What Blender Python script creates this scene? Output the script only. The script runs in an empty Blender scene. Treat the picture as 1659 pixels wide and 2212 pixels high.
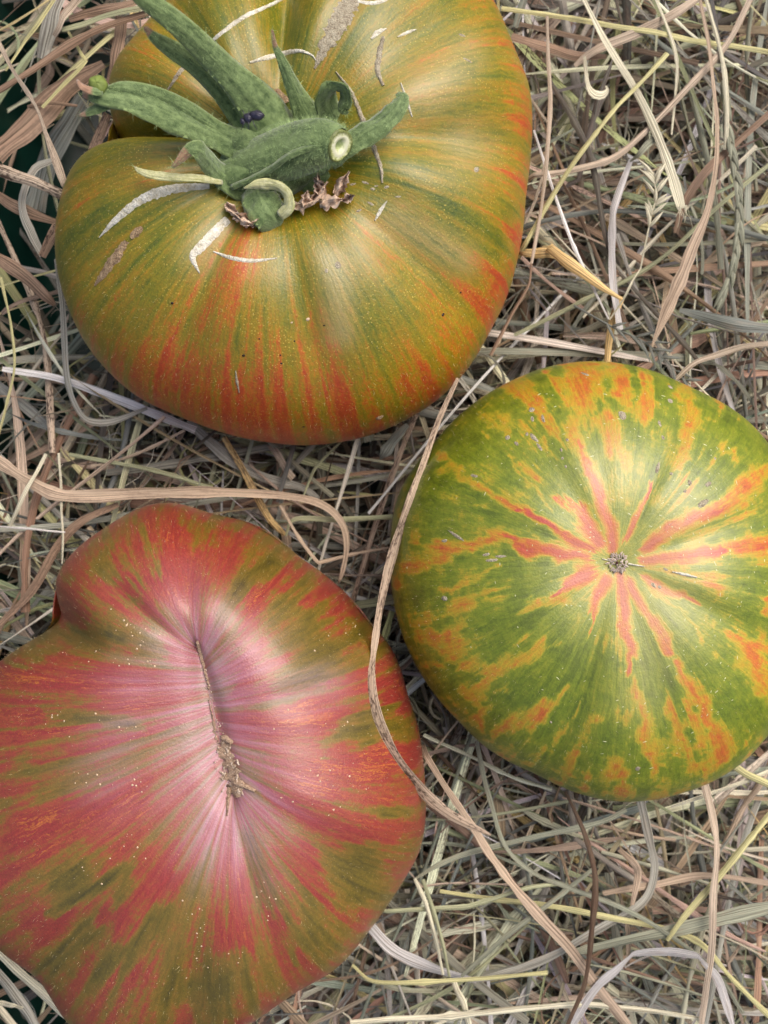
import bpy, math, random
import numpy as np
from mathutils import Vector
from mathutils.bvhtree import BVHTree

S = bpy.context.scene
COL = S.collection
rng = np.random.default_rng(11)
random.seed(5)

# ------------------------------------------------------------------ camera, sky, sun, exposure
ZREF, DIST = 0.02, 0.24
ZC = ZREF + DIST
K = 1e-4 / DIST                       # one view unit (1659 x 2212 over the frame) at distance 1
cam_d = bpy.data.cameras.new('camera')
cam = bpy.data.objects.new('camera', cam_d)
COL.objects.link(cam)
cam.location = (0, 0, ZC)
cam_d.sensor_fit = 'VERTICAL'
cam_d.angle = 2 * math.atan(1106 * K)
cam_d.clip_start, cam_d.clip_end = 0.01, 50
cam_d.dof.use_dof = True
cam_d.dof.focus_distance = ZC - 0.042
cam_d.dof.aperture_fstop = 16.0
S.camera = cam

SUN_EL, SUN_AZ = math.radians(57), math.radians(48)      # azimuth measured from +Y (top of picture) towards +X
world = bpy.data.worlds.new('World')
S.world = world
world.use_nodes = True
wn = world.node_tree.nodes
bg = wn['Background']
sky = wn.new('ShaderNodeTexSky')
sky.sky_type = 'NISHITA'
sky.sun_disc = False
sky.sun_elevation = SUN_EL
sky.sun_rotation = SUN_AZ
sky.air_density, sky.dust_density, sky.ozone_density = 1.0, 6.0, 0.6
world.node_tree.links.new(sky.outputs[0], bg.inputs[0])
bg.inputs[1].default_value = 0.10
sd = bpy.data.lights.new('sun', 'SUN')
sun = bpy.data.objects.new('sun', sd)
COL.objects.link(sun)
sd.energy = 1.5
sd.angle = math.radians(48)
sd.color = (1.0, 0.965, 0.93)
dvec = Vector((math.cos(SUN_EL) * math.sin(SUN_AZ), math.cos(SUN_EL) * math.cos(SUN_AZ), math.sin(SUN_EL)))
sun.rotation_euler = dvec.to_track_quat('Z', 'Y').to_euler()
sun.location = dvec * 2
S.view_settings.view_transform = 'Standard'
S.view_settings.look = 'None'
S.view_settings.gamma = 1
S.view_settings.exposure = 0.68


def W(u, v, z):
    """point of the place that lies at height z under picture position (u, v)"""
    d = (ZC - z) * K
    return np.array([(u - 829.5) * d, (1106 - v) * d, z])


# ------------------------------------------------------------------ small helpers
def lin(r, g, b):
    f = lambda c: (c / 255 / 12.92) if c / 255 <= 0.04045 else ((c / 255 + 0.055) / 1.055) ** 2.4
    return (f(r), f(g), f(b))


def mesh_np(name, verts, faces, smooth=True):
    """verts (n,3), faces (m,4) or list of arrays of tris / quads"""
    me = bpy.data.meshes.new(name)
    if not isinstance(faces, list):
        faces = [faces]
    faces = [np.asarray(f, dtype=np.int32) for f in faces if len(f)]
    verts = np.asarray(verts, dtype=np.float32)
    me.vertices.add(len(verts))
    me.vertices.foreach_set('co', verts.ravel())
    loops = np.concatenate([f.ravel() for f in faces])
    tot = np.concatenate([np.full(len(f), f.shape[1], np.int32) for f in faces])
    start = np.concatenate([[0], np.cumsum(tot)[:-1]]).astype(np.int32)
    me.loops.add(len(loops))
    me.loops.foreach_set('vertex_index', loops)
    me.polygons.add(len(tot))
    me.polygons.foreach_set('loop_start', start)
    me.polygons.foreach_set('use_smooth', np.full(len(tot), smooth))
    me.update(calc_edges=True)
    me.validate()
    return me


def attr(me, name, data, kind):
    a = me.attributes.new(name, kind, 'POINT')
    data = np.asarray(data, dtype=np.float32)
    key = {'FLOAT': 'value', 'FLOAT_VECTOR': 'vector', 'FLOAT_COLOR': 'color'}[kind]
    a.data.foreach_set(key, data.ravel())


def link(name, me, mat=None, parent=None):
    o = bpy.data.objects.new(name, me)
    COL.objects.link(o)
    if mat and me:
        if not me.materials:
            me.materials.append(mat)
    if parent:
        o.parent = parent
    return o


def tag(o, label=None, cat=None, group=None, kind=None):
    if label: o['label'] = label
    if cat: o['category'] = cat
    if group: o['group'] = group
    if kind: o['kind'] = kind
    return o


def empty(name, loc):
    o = bpy.data.objects.new(name, None)
    o.location = loc
    o.empty_display_size = 0.01
    COL.objects.link(o)
    return o


def put(name, verts, faces, mat, parent=None, smooth=True, attrs=()):
    """mesh whose vertices are given in world space; origin moved to the parent or the mesh base"""
    verts = np.asarray(verts, dtype=np.float64)
    if parent is not None:
        off = np.array(parent.location)
        pp = parent.parent
        while pp is not None:
            off = off + np.array(pp.location); pp = pp.parent
    else:
        off = np.array([verts[:, 0].mean(), verts[:, 1].mean(), verts[:, 2].min()])
    me = mesh_np(name, verts - off, faces, smooth)
    for a in attrs:
        attr(me, *a)
    o = link(name, me, mat, parent)
    if parent is None:
        o.location = off
    return o


def catmull(P, n):
    P = np.asarray(P, dtype=float)
    if len(P) == 2:
        t = np.linspace(0, 1, n)[:, None]
        return P[0] * (1 - t) + P[1] * t
    d = np.sqrt(np.maximum(np.linalg.norm(np.diff(P[:, :2], axis=0), axis=1), 1e-9))
    kn = np.concatenate([[0], np.cumsum(d)])
    m = np.zeros_like(P)
    m[1:-1] = (P[2:] - P[:-2]) / (kn[2:] - kn[:-2])[:, None]
    m[0] = (P[1] - P[0]) / (kn[1] - kn[0]); m[-1] = (P[-1] - P[-2]) / (kn[-1] - kn[-2])
    t = np.linspace(0, kn[-1], n)
    i = np.clip(np.searchsorted(kn, t, 'right') - 1, 0, len(P) - 2)
    h = (kn[i + 1] - kn[i])[:, None]
    x = ((t - kn[i])[:, None]) / h
    return ((2 * x**3 - 3 * x**2 + 1) * P[i] + (x**3 - 2 * x**2 + x) * h * m[i]
            + (-2 * x**3 + 3 * x**2) * P[i + 1] + (x**3 - x**2) * h * m[i + 1])


def smooth01(x, a, b):
    t = np.clip((x - a) / (b - a), 0, 1)
    return t * t * (3 - 2 * t)


_tab = np.random.default_rng(99).random((64, 64, 64))


def vnoise(P):
    """value noise in 0..1 at points (n,3)"""
    i = np.floor(P).astype(int); f = P - i; f = f * f * (3 - 2 * f)
    i &= 63; j = (i + 1) & 63
    x0, y0, z0 = i.T; x1, y1, z1 = j.T; fx, fy, fz = f.T
    a = _tab[x0, y0, z0] * (1 - fx) + _tab[x1, y0, z0] * fx
    b = _tab[x0, y1, z0] * (1 - fx) + _tab[x1, y1, z0] * fx
    c = _tab[x0, y0, z1] * (1 - fx) + _tab[x1, y0, z1] * fx
    d = _tab[x0, y1, z1] * (1 - fx) + _tab[x1, y1, z1] * fx
    return (a * (1 - fy) + b * fy) * (1 - fz) + (c * (1 - fy) + d * fy) * fz


def fbm(P, octs=4, gain=.55, seed=0.0):
    """about -1..1"""
    P = np.asarray(P, float) + 7.31 * seed + 20
    v = 0; a = 1; tot = 0
    for o in range(octs):
        v = v + a * (vnoise(P * 2**o + 11.7 * o) - .5); tot += a; a *= gain
    return v / tot * 3.0


# ------------------------------------------------------------------ node helper
class NT:
    def __init__(self, name):
        self.m = bpy.data.materials.new(name)
        self.m.use_nodes = True
        self.t = self.m.node_tree
        self.n = self.t.nodes
        self.b = self.n['Principled BSDF']
        self.out = self.n['Material Output']

    def new(self, kind, **kw):
        n = self.n.new(kind)
        for k, v in kw.items():
            setattr(n, k, v)
        return n

    def set(self, sock, v):
        if isinstance(v, bpy.types.NodeSocket):
            self.t.links.new(v, sock)
        else:
            sock.default_value = v

    def attr(self, name, out='Fac'):
        return self.new('ShaderNodeAttribute', attribute_name=name).outputs[out]

    def math(self, op, a, b=0.0, c=0.0, clamp=False):
        n = self.new('ShaderNodeMath', operation=op, use_clamp=clamp)
        self.set(n.inputs[0], a); self.set(n.inputs[1], b); self.set(n.inputs[2], c)
        return n.outputs[0]

    def vmul(self, a, v):
        n = self.new('ShaderNodeVectorMath', operation='MULTIPLY')
        self.set(n.inputs[0], a); self.set(n.inputs[1], v)
        return n.outputs[0]

    def vadd(self, a, v):
        n = self.new('ShaderNodeVectorMath', operation='ADD')
        self.set(n.inputs[0], a); self.set(n.inputs[1], v)
        return n.outputs[0]

    def noise(self, vec, scale=1.0, detail=4.0, rough=0.55, out=0):
        n = self.new('ShaderNodeTexNoise')
        self.set(n.inputs['Vector'], vec)
        n.inputs['Scale'].default_value = scale
        n.inputs['Detail'].default_value = detail
        n.inputs['Roughness'].default_value = rough
        return n.outputs[out]

    def voro(self, vec, scale, feature='F1', out='Distance', rand=1.0):
        n = self.new('ShaderNodeTexVoronoi', feature=feature)
        self.set(n.inputs['Vector'], vec)
        n.inputs['Scale'].default_value = scale
        n.inputs['Randomness'].default_value = rand
        return n.outputs[out]

    def ramp(self, fac, stops, interp='LINEAR'):
        n = self.new('ShaderNodeValToRGB')
        cr = n.color_ramp
        cr.interpolation = interp
        while len(cr.elements) < len(stops):
            cr.elements.new(0.5)
        for e, (p, c) in zip(cr.elements, stops):
            e.position = p
            e.color = (*c, 1) if len(c) == 3 else c
        self.set(n.inputs[0], fac)
        return n.outputs[0]

    def map(self, v, a, b, c=0.0, d=1.0):
        n = self.new('ShaderNodeMapRange')
        self.set(n.inputs[0], v)
        for i, x in enumerate((a, b, c, d)):
            self.set(n.inputs[i + 1], x)
        return n.outputs[0]

    def mix(self, fac, a, b, mode='MIX'):
        n = self.new('ShaderNodeMix', data_type='RGBA', blend_type=mode)
        self.set(n.inputs[0], fac)
        for s, v in ((n.inputs[6], a), (n.inputs[7], b)):
            if isinstance(v, tuple) and len(v) == 3:
                v = (*v, 1)
            self.set(s, v)
        return n.outputs[2]

    def bump(self, h, dist, strength=1.0):
        n = self.new('ShaderNodeBump')
        self.set(n.inputs['Height'], h)
        n.inputs['Distance'].default_value = dist
        n.inputs['Strength'].default_value = strength
        self.t.links.new(n.outputs[0], self.b.inputs['Normal'])
        return n.outputs[0]

    def p(self, **kw):
        for k, v in kw.items():
            self.set(self.b.inputs[k.replace('_', ' ')], (*v, 1) if isinstance(v, tuple) and len(v) == 3 and 'Color' in k else v)

    def coord(self):
        return self.new('ShaderNodeTexCoord').outputs['Object']


def plain(name, c, rough=0.6, var=0.25, scale=600, spec=0.3, bump=0.0):
    t = NT(name)
    v = t.noise(t.coord(), scale, 5, 0.6)
    col = t.mix(t.map(v, 0.3, 0.7), tuple(x * (1 - var) for x in c), tuple(min(1, x * (1 + var)) for x in c))
    t.p(Base_Color=col, Roughness=rough, Specular_IOR_Level=spec)
    if bump:
        t.bump(v, bump)
    return t.m


# ------------------------------------------------------------------ tomato materials
def tomato_mat(name, stops, streak=(16, 2.2, .5), fine=(55, 9, .3), patch=(60, .35), rays=(38, 1.2, .2),
               pale=(0.6, 0.35, 0.36), rough=0.4, spec=0.55, gold=0.0, seed=0.0, coat=0.25, vein=None):
    t = NT(name)
    pc = t.attr('pc', 'Vector')
    s = t.new('ShaderNodeSeparateXYZ'); t.set(s.inputs[0], pc)
    pcs = t.vadd(pc, (seed, seed * 1.7, 0))
    obj = t.coord()
    warp = t.noise(t.vadd(obj, (seed, 0, 0)), 220, 4, 0.6, 1)
    wv = t.vmul(t.vadd(warp, (-.5, -.5, -.5)), (0.055, 0.055, 0.16))
    q = t.vadd(pc, wv)
    n1 = t.noise(t.vadd(t.vmul(q, (streak[0], streak[0], streak[1])), (seed, 0, 0)), 1, 3, 0.55)
    n2 = t.noise(t.vmul(q, (fine[0], fine[0], fine[1])), 1, 4, 0.6)
    n3 = t.noise(t.vadd(obj, (seed, seed, 0)), patch[0], 3, 0.5)
    n4 = t.noise(t.vmul(q, (rays[0], rays[0], rays[1])), 1, 2, 0.5)
    n5 = t.noise(obj, 1100, 4, 0.65)
    r = t.attr('ripe')
    for n, a in ((n1, streak[2]), (n2, fine[2]), (n3, patch[1]), (n5, 0.07)):
        r = t.math('ADD', r, t.map(n, .3, .7, -a, a))
    raymask = t.math('MULTIPLY', t.map(s.outputs[2], 0.5, 0.12), rays[2] * 2)
    r = t.math('ADD', r, t.math('MULTIPLY', t.math('SUBTRACT', n4, 0.5), raymask))
    r = t.math('ADD', r, 0.0, clamp=True)
    col = t.ramp(r, stops)
    if vein:
        wl = t.noise(t.vadd(t.vmul(q, (26, 26, 2.6)), (seed + 4, 0, 0)), 1, 4, .6)
        ln = t.map(t.math('ABSOLUTE', t.math('SUBTRACT', wl, .5)), .022, .006)
        ln = t.math('MULTIPLY', t.math('MULTIPLY', ln, .7), t.map(r, .6, .75))
        col = t.mix(t.math('MULTIPLY', ln, t.map(n3, .4, .55)), col, vein)
    # tonal mottling inside each colour
    tone = t.noise(t.vmul(q, (90, 90, 16)), 1, 4, 0.6)
    col = t.mix(1.0, col, t.ramp(tone, [(0.35, (0.74, 0.74, 0.70)), (0.65, (1, 1, 1))]), 'MULTIPLY')
    if gold:
        vd = t.voro(obj, 1500)
        g = t.math('MULTIPLY', t.map(vd, 0.26, 0.12), t.map(t.noise(obj, 160, 3), 0.35, 0.62))
        col = t.mix(t.math('MULTIPLY', g, gold), col, (0.75, 0.52, 0.10))
    pv = t.math('MULTIPLY', t.attr('pale'), t.map(n2, 0.25, 0.7, 0.45, 1.0))  # sheen painted into the skin colour, together with paler blossom-end skin
    col = t.mix(pv, col, pale)
    t.p(Base_Color=col, Roughness=t.map(n3, 0.3, 0.7, rough - .05, rough + .08), Specular_IOR_Level=spec)
    t.p(Coat_Weight=coat, Coat_Roughness=0.42, Coat_IOR=1.5, Subsurface_Weight=0.0)
    h = t.math('ADD', t.noise(obj, 2200, 2, 0.6), t.math('MULTIPLY', n2, .7))
    t.bump(h, 0.00016, 0.6)
    return t.m


# ------------------------------------------------------------------ tomato builder
TOMS = []


class Tom:
    pass


def stroke_field(U, V, strokes, mode):
    """strokes: (amp, [(u, v, w), ...]) in picture units"""
    f = np.zeros_like(U)
    for amp, pts in strokes:
        best = np.full_like(U, 1e9)
        pts = [np.array(p, float) for p in pts]
        if len(pts) == 1:
            pts = pts * 2
        for a, b in zip(pts[:-1], pts[1:]):
            d = b[:2] - a[:2]
            L = max((d**2).sum(), 1e-6)
            t = np.clip(((U - a[0]) * d[0] + (V - a[1]) * d[1]) / L, 0, 1)
            dx, dy = U - a[0] - t * d[0], V - a[1] - t * d[1]
            w = a[2] + (b[2] - a[2]) * t
            best = np.minimum(best, (dx * dx + dy * dy) / (w * w))
        g = np.exp(-best * 0.8) if mode == 'max' else np.exp(-best**1.3 * 0.8)
        if mode == 'max':
            f = np.maximum(f, amp * g)
        else:
            f = f + amp * g
    return f


def streaks(t, fa, fs, octs=4, seed=0.0):
    """noise that runs along the meridians of a tomato"""
    return fbm(np.stack([t.pc[:, 0] * fa, t.pc[:, 1] * fa, t.pc[:, 2] * fs], 1), octs, .55, seed)


def ragged(t, pole, ar, at, fa=16, fs=3.0, seed=0.0):
    """picture positions of the vertices, shifted along the meridians so that patches get feathered ends"""
    dx, dy = t.U - pole[0], t.V - pole[1]
    L = np.hypot(dx, dy) + 1e-6; dx, dy = dx / L, dy / L
    n1 = streaks(t, fa, fs, 4, seed) * ar
    n2 = fbm(t.verts * 170, 5, .6, seed + 3) * at
    n3 = fbm(t.verts * 170, 5, .6, seed + 5) * at * 1.6
    k = np.clip(L / 160, .15, 1)
    return t.U + k * (dx * (n1 + n3) - dy * n2), t.V + k * (dy * (n1 + n3) + dx * n2)


def build_tomato(name, C, outline, z_eq, h_top, h_bot, p, q, dimple, grooves, seg=None, nth=560, nt=190, nb=40, curve=0.0, wob=0.0):
    c = W(C[0], C[1], z_eq)[:2]
    o = np.array([W(u, v, z_eq)[:2] for u, v in outline]) - c
    ang = np.arctan2(o[:, 1], o[:, 0]); rad = np.hypot(o[:, 0], o[:, 1])
    idx = np.argsort(ang); ang, rad = ang[idx], rad[idx]
    th = np.linspace(-math.pi, math.pi, nth, endpoint=False)
    R = np.interp(th, np.concatenate([ang - 2 * math.pi, ang, ang + 2 * math.pi]), np.tile(rad, 3))
    k = np.exp(-0.5 * (np.arange(-12, 13) / 3.2)**2); k /= k.sum()
    R = np.convolve(np.concatenate([R[-12:], R, R[:12]]), k, 'valid')
    a = np.concatenate([np.linspace(0, 1, nt)**1.0 * math.pi / 2, math.pi / 2 + np.linspace(0, 1, nb + 1)[1:] * math.pi / 2])
    a[0] = 0.004
    s = np.sin(a); s[-1] = 0.004
    TH, SS = np.meshgrid(th, s, indexing='ij')
    top = (a <= math.pi / 2 + 1e-6)[None, :]
    zt = z_eq + h_top - sum(d_[0] for d_ in dimple)
    base = np.tile(W(C[0], C[1], zt)[:2] - c, (nth, 1))
    if seg is not None:
        A = W(*seg[0], zt)[:2]; B = W(*seg[1], zt)[:2]
        mid, half = (A + B) / 2 - c, (B - A) / 2
        phi = math.atan2(half[1], half[0])
        base = mid[None] + half[None] * np.cos(th - phi)[:, None]
    ex, ey = np.cos(th) * R, np.sin(th) * R
    g = SS
    X = base[:, 0:1] * (1 - g) + ex[:, None] * g
    Y = base[:, 1:2] * (1 - g) + ey[:, None] * g
    prof = np.clip(1 - SS**p, 0, 1)**(1 / q)
    Z = np.where(top, h_top * prof, -h_bot * prof)
    dz = np.zeros_like(Z)
    for dd, sdw in dimple:
        dz -= dd * np.exp(-(SS / sdw)**2)
    for gd, gw, dep, s0, s1 in grooves:
        d = (TH - math.radians(gd) + math.pi) % (2 * math.pi) - math.pi
        win = smooth01(SS, s0 - .06, s0 + 0.36) * (1 - 0.85 * smooth01(SS, s1 - 0.2, s1 + .12))
        dz -= dep * np.exp(-(np.abs(d) / math.radians(gw))**1.6) * win
    if wob:
        for kk, ph, am in ((5, .7, 1), (8, 2.1, .7), (13, 4.0, .45), (21, 1.0, .25)):
            dz += wob * am * np.cos(kk * TH + ph) * smooth01(SS, .05, .5) * (1 - smooth01(SS, .9, 1.0) * .8)
    Z = Z + np.where(top, dz, -dz * 0.6)
    P = np.stack([X + c[0], Y + c[1], Z + z_eq], -1)
    n_s = len(s)
    verts = P.reshape(-1, 3)
    i = np.arange(nth)[:, None]; j = np.arange(n_s - 1)[None, :]
    i2 = (i + 1) % nth
    F = np.stack([i * n_s + j, i * n_s + j + 1, i2 * n_s + j + 1, i2 * n_s + j], -1).reshape(-1, 4)
    # close the poles
    cap1 = P[:, 0].mean(0); cap2 = P[:, -1].mean(0)
    verts = np.vstack([verts, cap1, cap2])
    nv = nth * n_s
    ii = np.arange(nth); jj = (ii + 1) % nth
    T1 = np.stack([np.full(nth, nv), ii * n_s, jj * n_s], -1)
    T2 = np.stack([np.full(nth, nv + 1), jj * n_s + n_s - 1, ii * n_s + n_s - 1], -1)
    t = Tom()
    t.verts, t.faces = verts, [F, np.vstack([T1, T2])]
    t.pc = np.vstack([np.stack([np.cos(TH), np.sin(TH), SS], -1).reshape(-1, 3), [[0, 0, 0], [0, 0, 0]]])
    d = (ZC - verts[:, 2]) * K
    t.U, t.V = verts[:, 0] / d + 829.5, 1106 - verts[:, 1] / d
    t.s = t.pc[:, 2]
    t.th = np.concatenate([TH.ravel(), [0, 0]])
    t.c, t.R, t.thv, t.z_eq, t.h_top, t.h_bot = c, R, th, z_eq, h_top, h_bot
    polys = [tuple(x) for x in F[:: 1].tolist()]
    t.bvh = BVHTree.FromPolygons([Vector(x) for x in verts.tolist()], polys)
    t.root = empty(name, (c[0], c[1], z_eq - h_bot))
    TOMS.append(t)
    return t


def hit(u, v, t=None):
    """where the line of sight through picture position (u, v) meets a tomato"""
    d = Vector(W(u, v, 0.0)) - Vector((0, 0, ZC))
    d.normalize()
    best = None
    for tt in ([t] if t else TOMS):
        loc, nor, i, dist = tt.bvh.ray_cast(Vector((0, 0, ZC)), d)
        if loc is not None and (best is None or dist < best[2]):
            if nor.z < 0: nor = -nor
            best = (loc, nor, dist)
    return best


def top_z(x, y):
    z = -1.0
    for tt in TOMS:
        loc, nor, i, dist = tt.bvh.ray_cast(Vector((x, y, ZC)), Vector((0, 0, -1)))
        if loc is not None:
            z = max(z, loc.z)
    return z


# ================================================================== TUB (the container below)
def build_tub():
    t = NT('green plastic')
    n = t.noise(t.coord(), 90, 4)
    sc = t.noise(t.vmul(t.coord(), (900, 120, 900)), 1, 3)
    t.p(Base_Color=t.mix(t.map(n, .3, .7), lin(4, 34, 27), lin(9, 46, 38)), Roughness=t.map(sc, .3, .7, .28, .5), Specular_IOR_Level=.5)
    t.bump(sc, 0.0001, .3)
    root = empty('tub', (0.02, 0, -0.046))
    tag(root, 'dark green plastic tub holding the hay, showing through gaps at the left', 'tub')
    # floor and wall: rounded rectangle swept through a profile
    nA = 96
    def ring(hx, hy, r, z, cx=0.02):
        out = []
        for k in range(nA):
            a = 2 * math.pi * k / nA
            ca, sa = math.cos(a), math.sin(a)
            ex = 2 / 5
            out.append((cx + hx * math.copysign(abs(ca)**ex, ca), hy * math.copysign(abs(sa)**ex, sa), z))
        return out
    prof = [(.001, .001, -.044), (.06, .10, -.044), (.100, .150, -.044), (.108, .158, -.042), (.113, .163, -.036), (.119, .169, -.015), (.124, .174, .006), (.1265, .1765, .008), (.129, .179, .006), (.124, .174, -.016), (.116, .166, -.044), (.10, .15, -.046), (.001, .001, -.046)]
    V = []
    for hx, hy, z in prof:
        V += ring(hx, hy, 0, z)
    F = []
    for j in range(len(prof) - 1):
        for k in range(nA):
            k2 = (k + 1) % nA
            F.append((j * nA + k, j * nA + k2, (j + 1) * nA + k2, (j + 1) * nA + k))
    put('tub_shell', np.array(V), np.array(F), t.m, root)
    # ground below the tub
    g = NT('ground')
    n = g.noise(g.coord(), 14, 6, .65)
    g.p(Base_Color=g.mix(n, lin(70, 62, 48), lin(120, 108, 84)), Roughness=.9)
    g.bump(n, .01)
    gv = [(-3, -3, -.0465), (3, -3, -.0465), (3, 3, -.0465), (-3, 3, -.0465)]
    go = put('ground', np.array(gv), np.array([(0, 1, 2, 3)]), g.m)
    tag(go, kind='structure')


build_tub()

# ================================================================== TOMATOES
# ---- stem-up tomato (upper left)
out_top = [(1050, 0), (1078, 40), (1100, 100), (1122, 160), (1140, 200), (1147, 260), (1146, 320), (1141, 380), (1132, 440),
           (1128, 500), (1117, 560), (1105, 610), (1088, 660), (1060, 712), (1030, 768), (990, 822), (940, 868), (880, 905),
           (800, 940), (720, 957), (650, 962), (580, 955), (500, 940), (430, 916), (360, 888), (300, 860), (255, 822),
           (215, 780), (182, 730), (160, 680), (142, 620), (136, 560), (140, 500), (150, 450), (165, 405), (190, 366),
           (225, 342), (262, 325), (248, 300), (245, 260), (250, 210), (268, 170), (300, 130), (335, 85), (370, 45), (410, 10), (440, -25),
           (510, -60), (590, -70), (640, -55), (700, -85), (800, -110), (900, -100), (990, -60)]
top = build_tomato('tomato', (600, 345), out_top, 0.018, 0.040, 0.036, 2.5, 2.0, [(0.012, 0.34)],
                   [(175, 6.5, .016, .22, 1.15), (83, 10, .0080, .2, 1.0), (-3, 9, .0048, .3, .95), (-42, 9, .0038, .32, 1.0),
                    (-78, 8, .0026, .32, .85), (-112, 7, .0024, .25, .9), (-140, 8, .0028, .2, .9), (32, 10, .0036, .3, 1.0),
                    (128, 12, .0035, .2, .9), (58, 7, .0012, .3, .8)], wob=0.0004)
top_base = 0.31
f_top = [(.30, [(380, 720, 36), (365, 830, 30)]), (.30, [(480, 560, 60), (470, 660, 50)]), (.34, [(800, 490, 26), (880, 590, 32), (960, 690, 34), (1000, 740, 30)]),
         (.32, [(1095, 520, 40), (1060, 660, 50)]), (.25, [(1110, 120, 30), (1130, 260, 34)]), (.22, [(1140, 360, 30), (1120, 500, 40)]),
         (.30, [(640, 900, 260), (900, 850, 90)]), (.22, [(400, 860, 120)]), (.22, [(700, 740, 60)]), (.25, [(560, 480, 40), (530, 640, 30)]),
         (.20, [(900, 160, 40), (1040, 30, 40)]), (.18, [(330, 420, 40), (240, 560, 40)]),
         (-.22, [(200, 560, 90), (330, 500, 70)]), (-.2, [(640, 60, 36), (640, 200, 30)]), (-.16, [(780, 80, 70), (960, 40, 60)]),
         (-.16, [(960, 430, 26), (1060, 520, 30)]), (-.14, [(640, 640, 40), (620, 760, 40)]), (-.12, [(1000, 470, 40), (1100, 440, 30)]),
         (-.16, [(500, 60, 60)]), (-.08, [(560, 300, 120)])]
RU, RV = ragged(top, (600, 345), 60, 14, 20, 2.5, 1)
front = smooth01(top.V, 560, 900)
ripe = top_base + .42 * stroke_field(RU, RV, f_top, 'add') + .06 * smooth01(top.s, .6, 1.0) + .13 * front * smooth01(top.s, .55, .95) + .06 * smooth01(top.U, 980, 1120) + .03 + .17 * streaks(top, 34, 1.5, 4, 2) + .20 * streaks(top, 80, 3.2, 4, 23) * (.3 + .7 * np.maximum(front, smooth01(top.U, 950, 1100))) + 0.0 * (.35 + .65 * np.maximum(front, smooth01(top.U, 950, 1100))) + .10 * fbm(top.verts * 120, 4, .6, 4)
pale = 0.40 * stroke_field(top.U, top.V, [(1, [(720, 560, 36), (735, 720, 30)]), (.8, [(930, 200, 55), (1010, 110, 40)]), (.9, [(1000, 320, 60)]), (.8, [(860, 480, 40), (1000, 560, 34)]), (.6, [(440, 560, 40)]), (.5, [(560, 140, 40)])], 'max')  # whitish sheen on the shoulders, painted into the skin colour
m_top = tomato_mat('tomato skin olive and orange', [
    (0.0, lin(64, 84, 8)), (0.18, lin(100, 106, 8)), (0.34, lin(132, 120, 8)), (0.50, lin(156, 122, 10)), (0.60, lin(178, 106, 18)), (0.73, lin(182, 74, 22)), (1.0, lin(168, 50, 20))],
    streak=(18, 1.4, .05), fine=(60, 3, .11), patch=(55, .03), rays=(38, 1.2, .03), pale=lin(196, 178, 138), rough=.46, gold=.5, coat=.4, seed=3.0)
put('skin', top.verts, top.faces, m_top, top.root, attrs=[('pc', top.pc, 'FLOAT_VECTOR'), ('ripe', ripe, 'FLOAT'), ('pale', pale, 'FLOAT')])
tag(top.root, 'large olive and orange tomato with its hairy green calyx and cut stem on top', 'tomato', 'striped beefsteak tomatoes on hay')

# ---- green and orange tomato, blossom end up (right)
out_r = [(1105, 823), (1166, 798), (1226, 786), (1287, 783), (1347, 790), (1403, 805), (1453, 827), (1503, 850), (1554, 876), (1604, 914),
         (1639, 954), (1662, 990), (1692, 1060), (1708, 1150), (1714, 1250), (1710, 1350), (1698, 1450), (1680, 1520), (1659, 1558), (1629, 1595),
         (1599, 1630), (1544, 1670), (1478, 1700), (1403, 1720), (1327, 1724), (1256, 1711), (1206, 1693), (1146, 1662), (1095, 1640),
         (1040, 1605), (989, 1554), (939, 1499), (899, 1438), (873, 1383), (850, 1297), (843, 1222), (848, 1121), (863, 1060), (894, 1010),
         (934, 960), (984, 904), (1040, 859)]
rt = build_tomato('tomato', (1333, 1214), out_r, 0.020, 0.034, 0.036, 2.35, 2.0, [(0.0032, 0.28), (0.0003, .05)],
                  [(20, 14, .0010, .1, .8), (75, 14, .0012, .1, .9), (128, 16, .0012, .1, .9), (172, 14, .0012, .2, .9), (-150, 14, .0010, .1, .8),
                   (-112, 14, .0010, .1, .9), (-75, 14, .0014, .15, .95), (-30, 14, .0010, .1, .8)], wob=0.0003)
cr = lambda amp, pts: (amp, [(823 + .504 * x, 768 + .504 * y, .504 * w) for x, y, w in pts])
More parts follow.
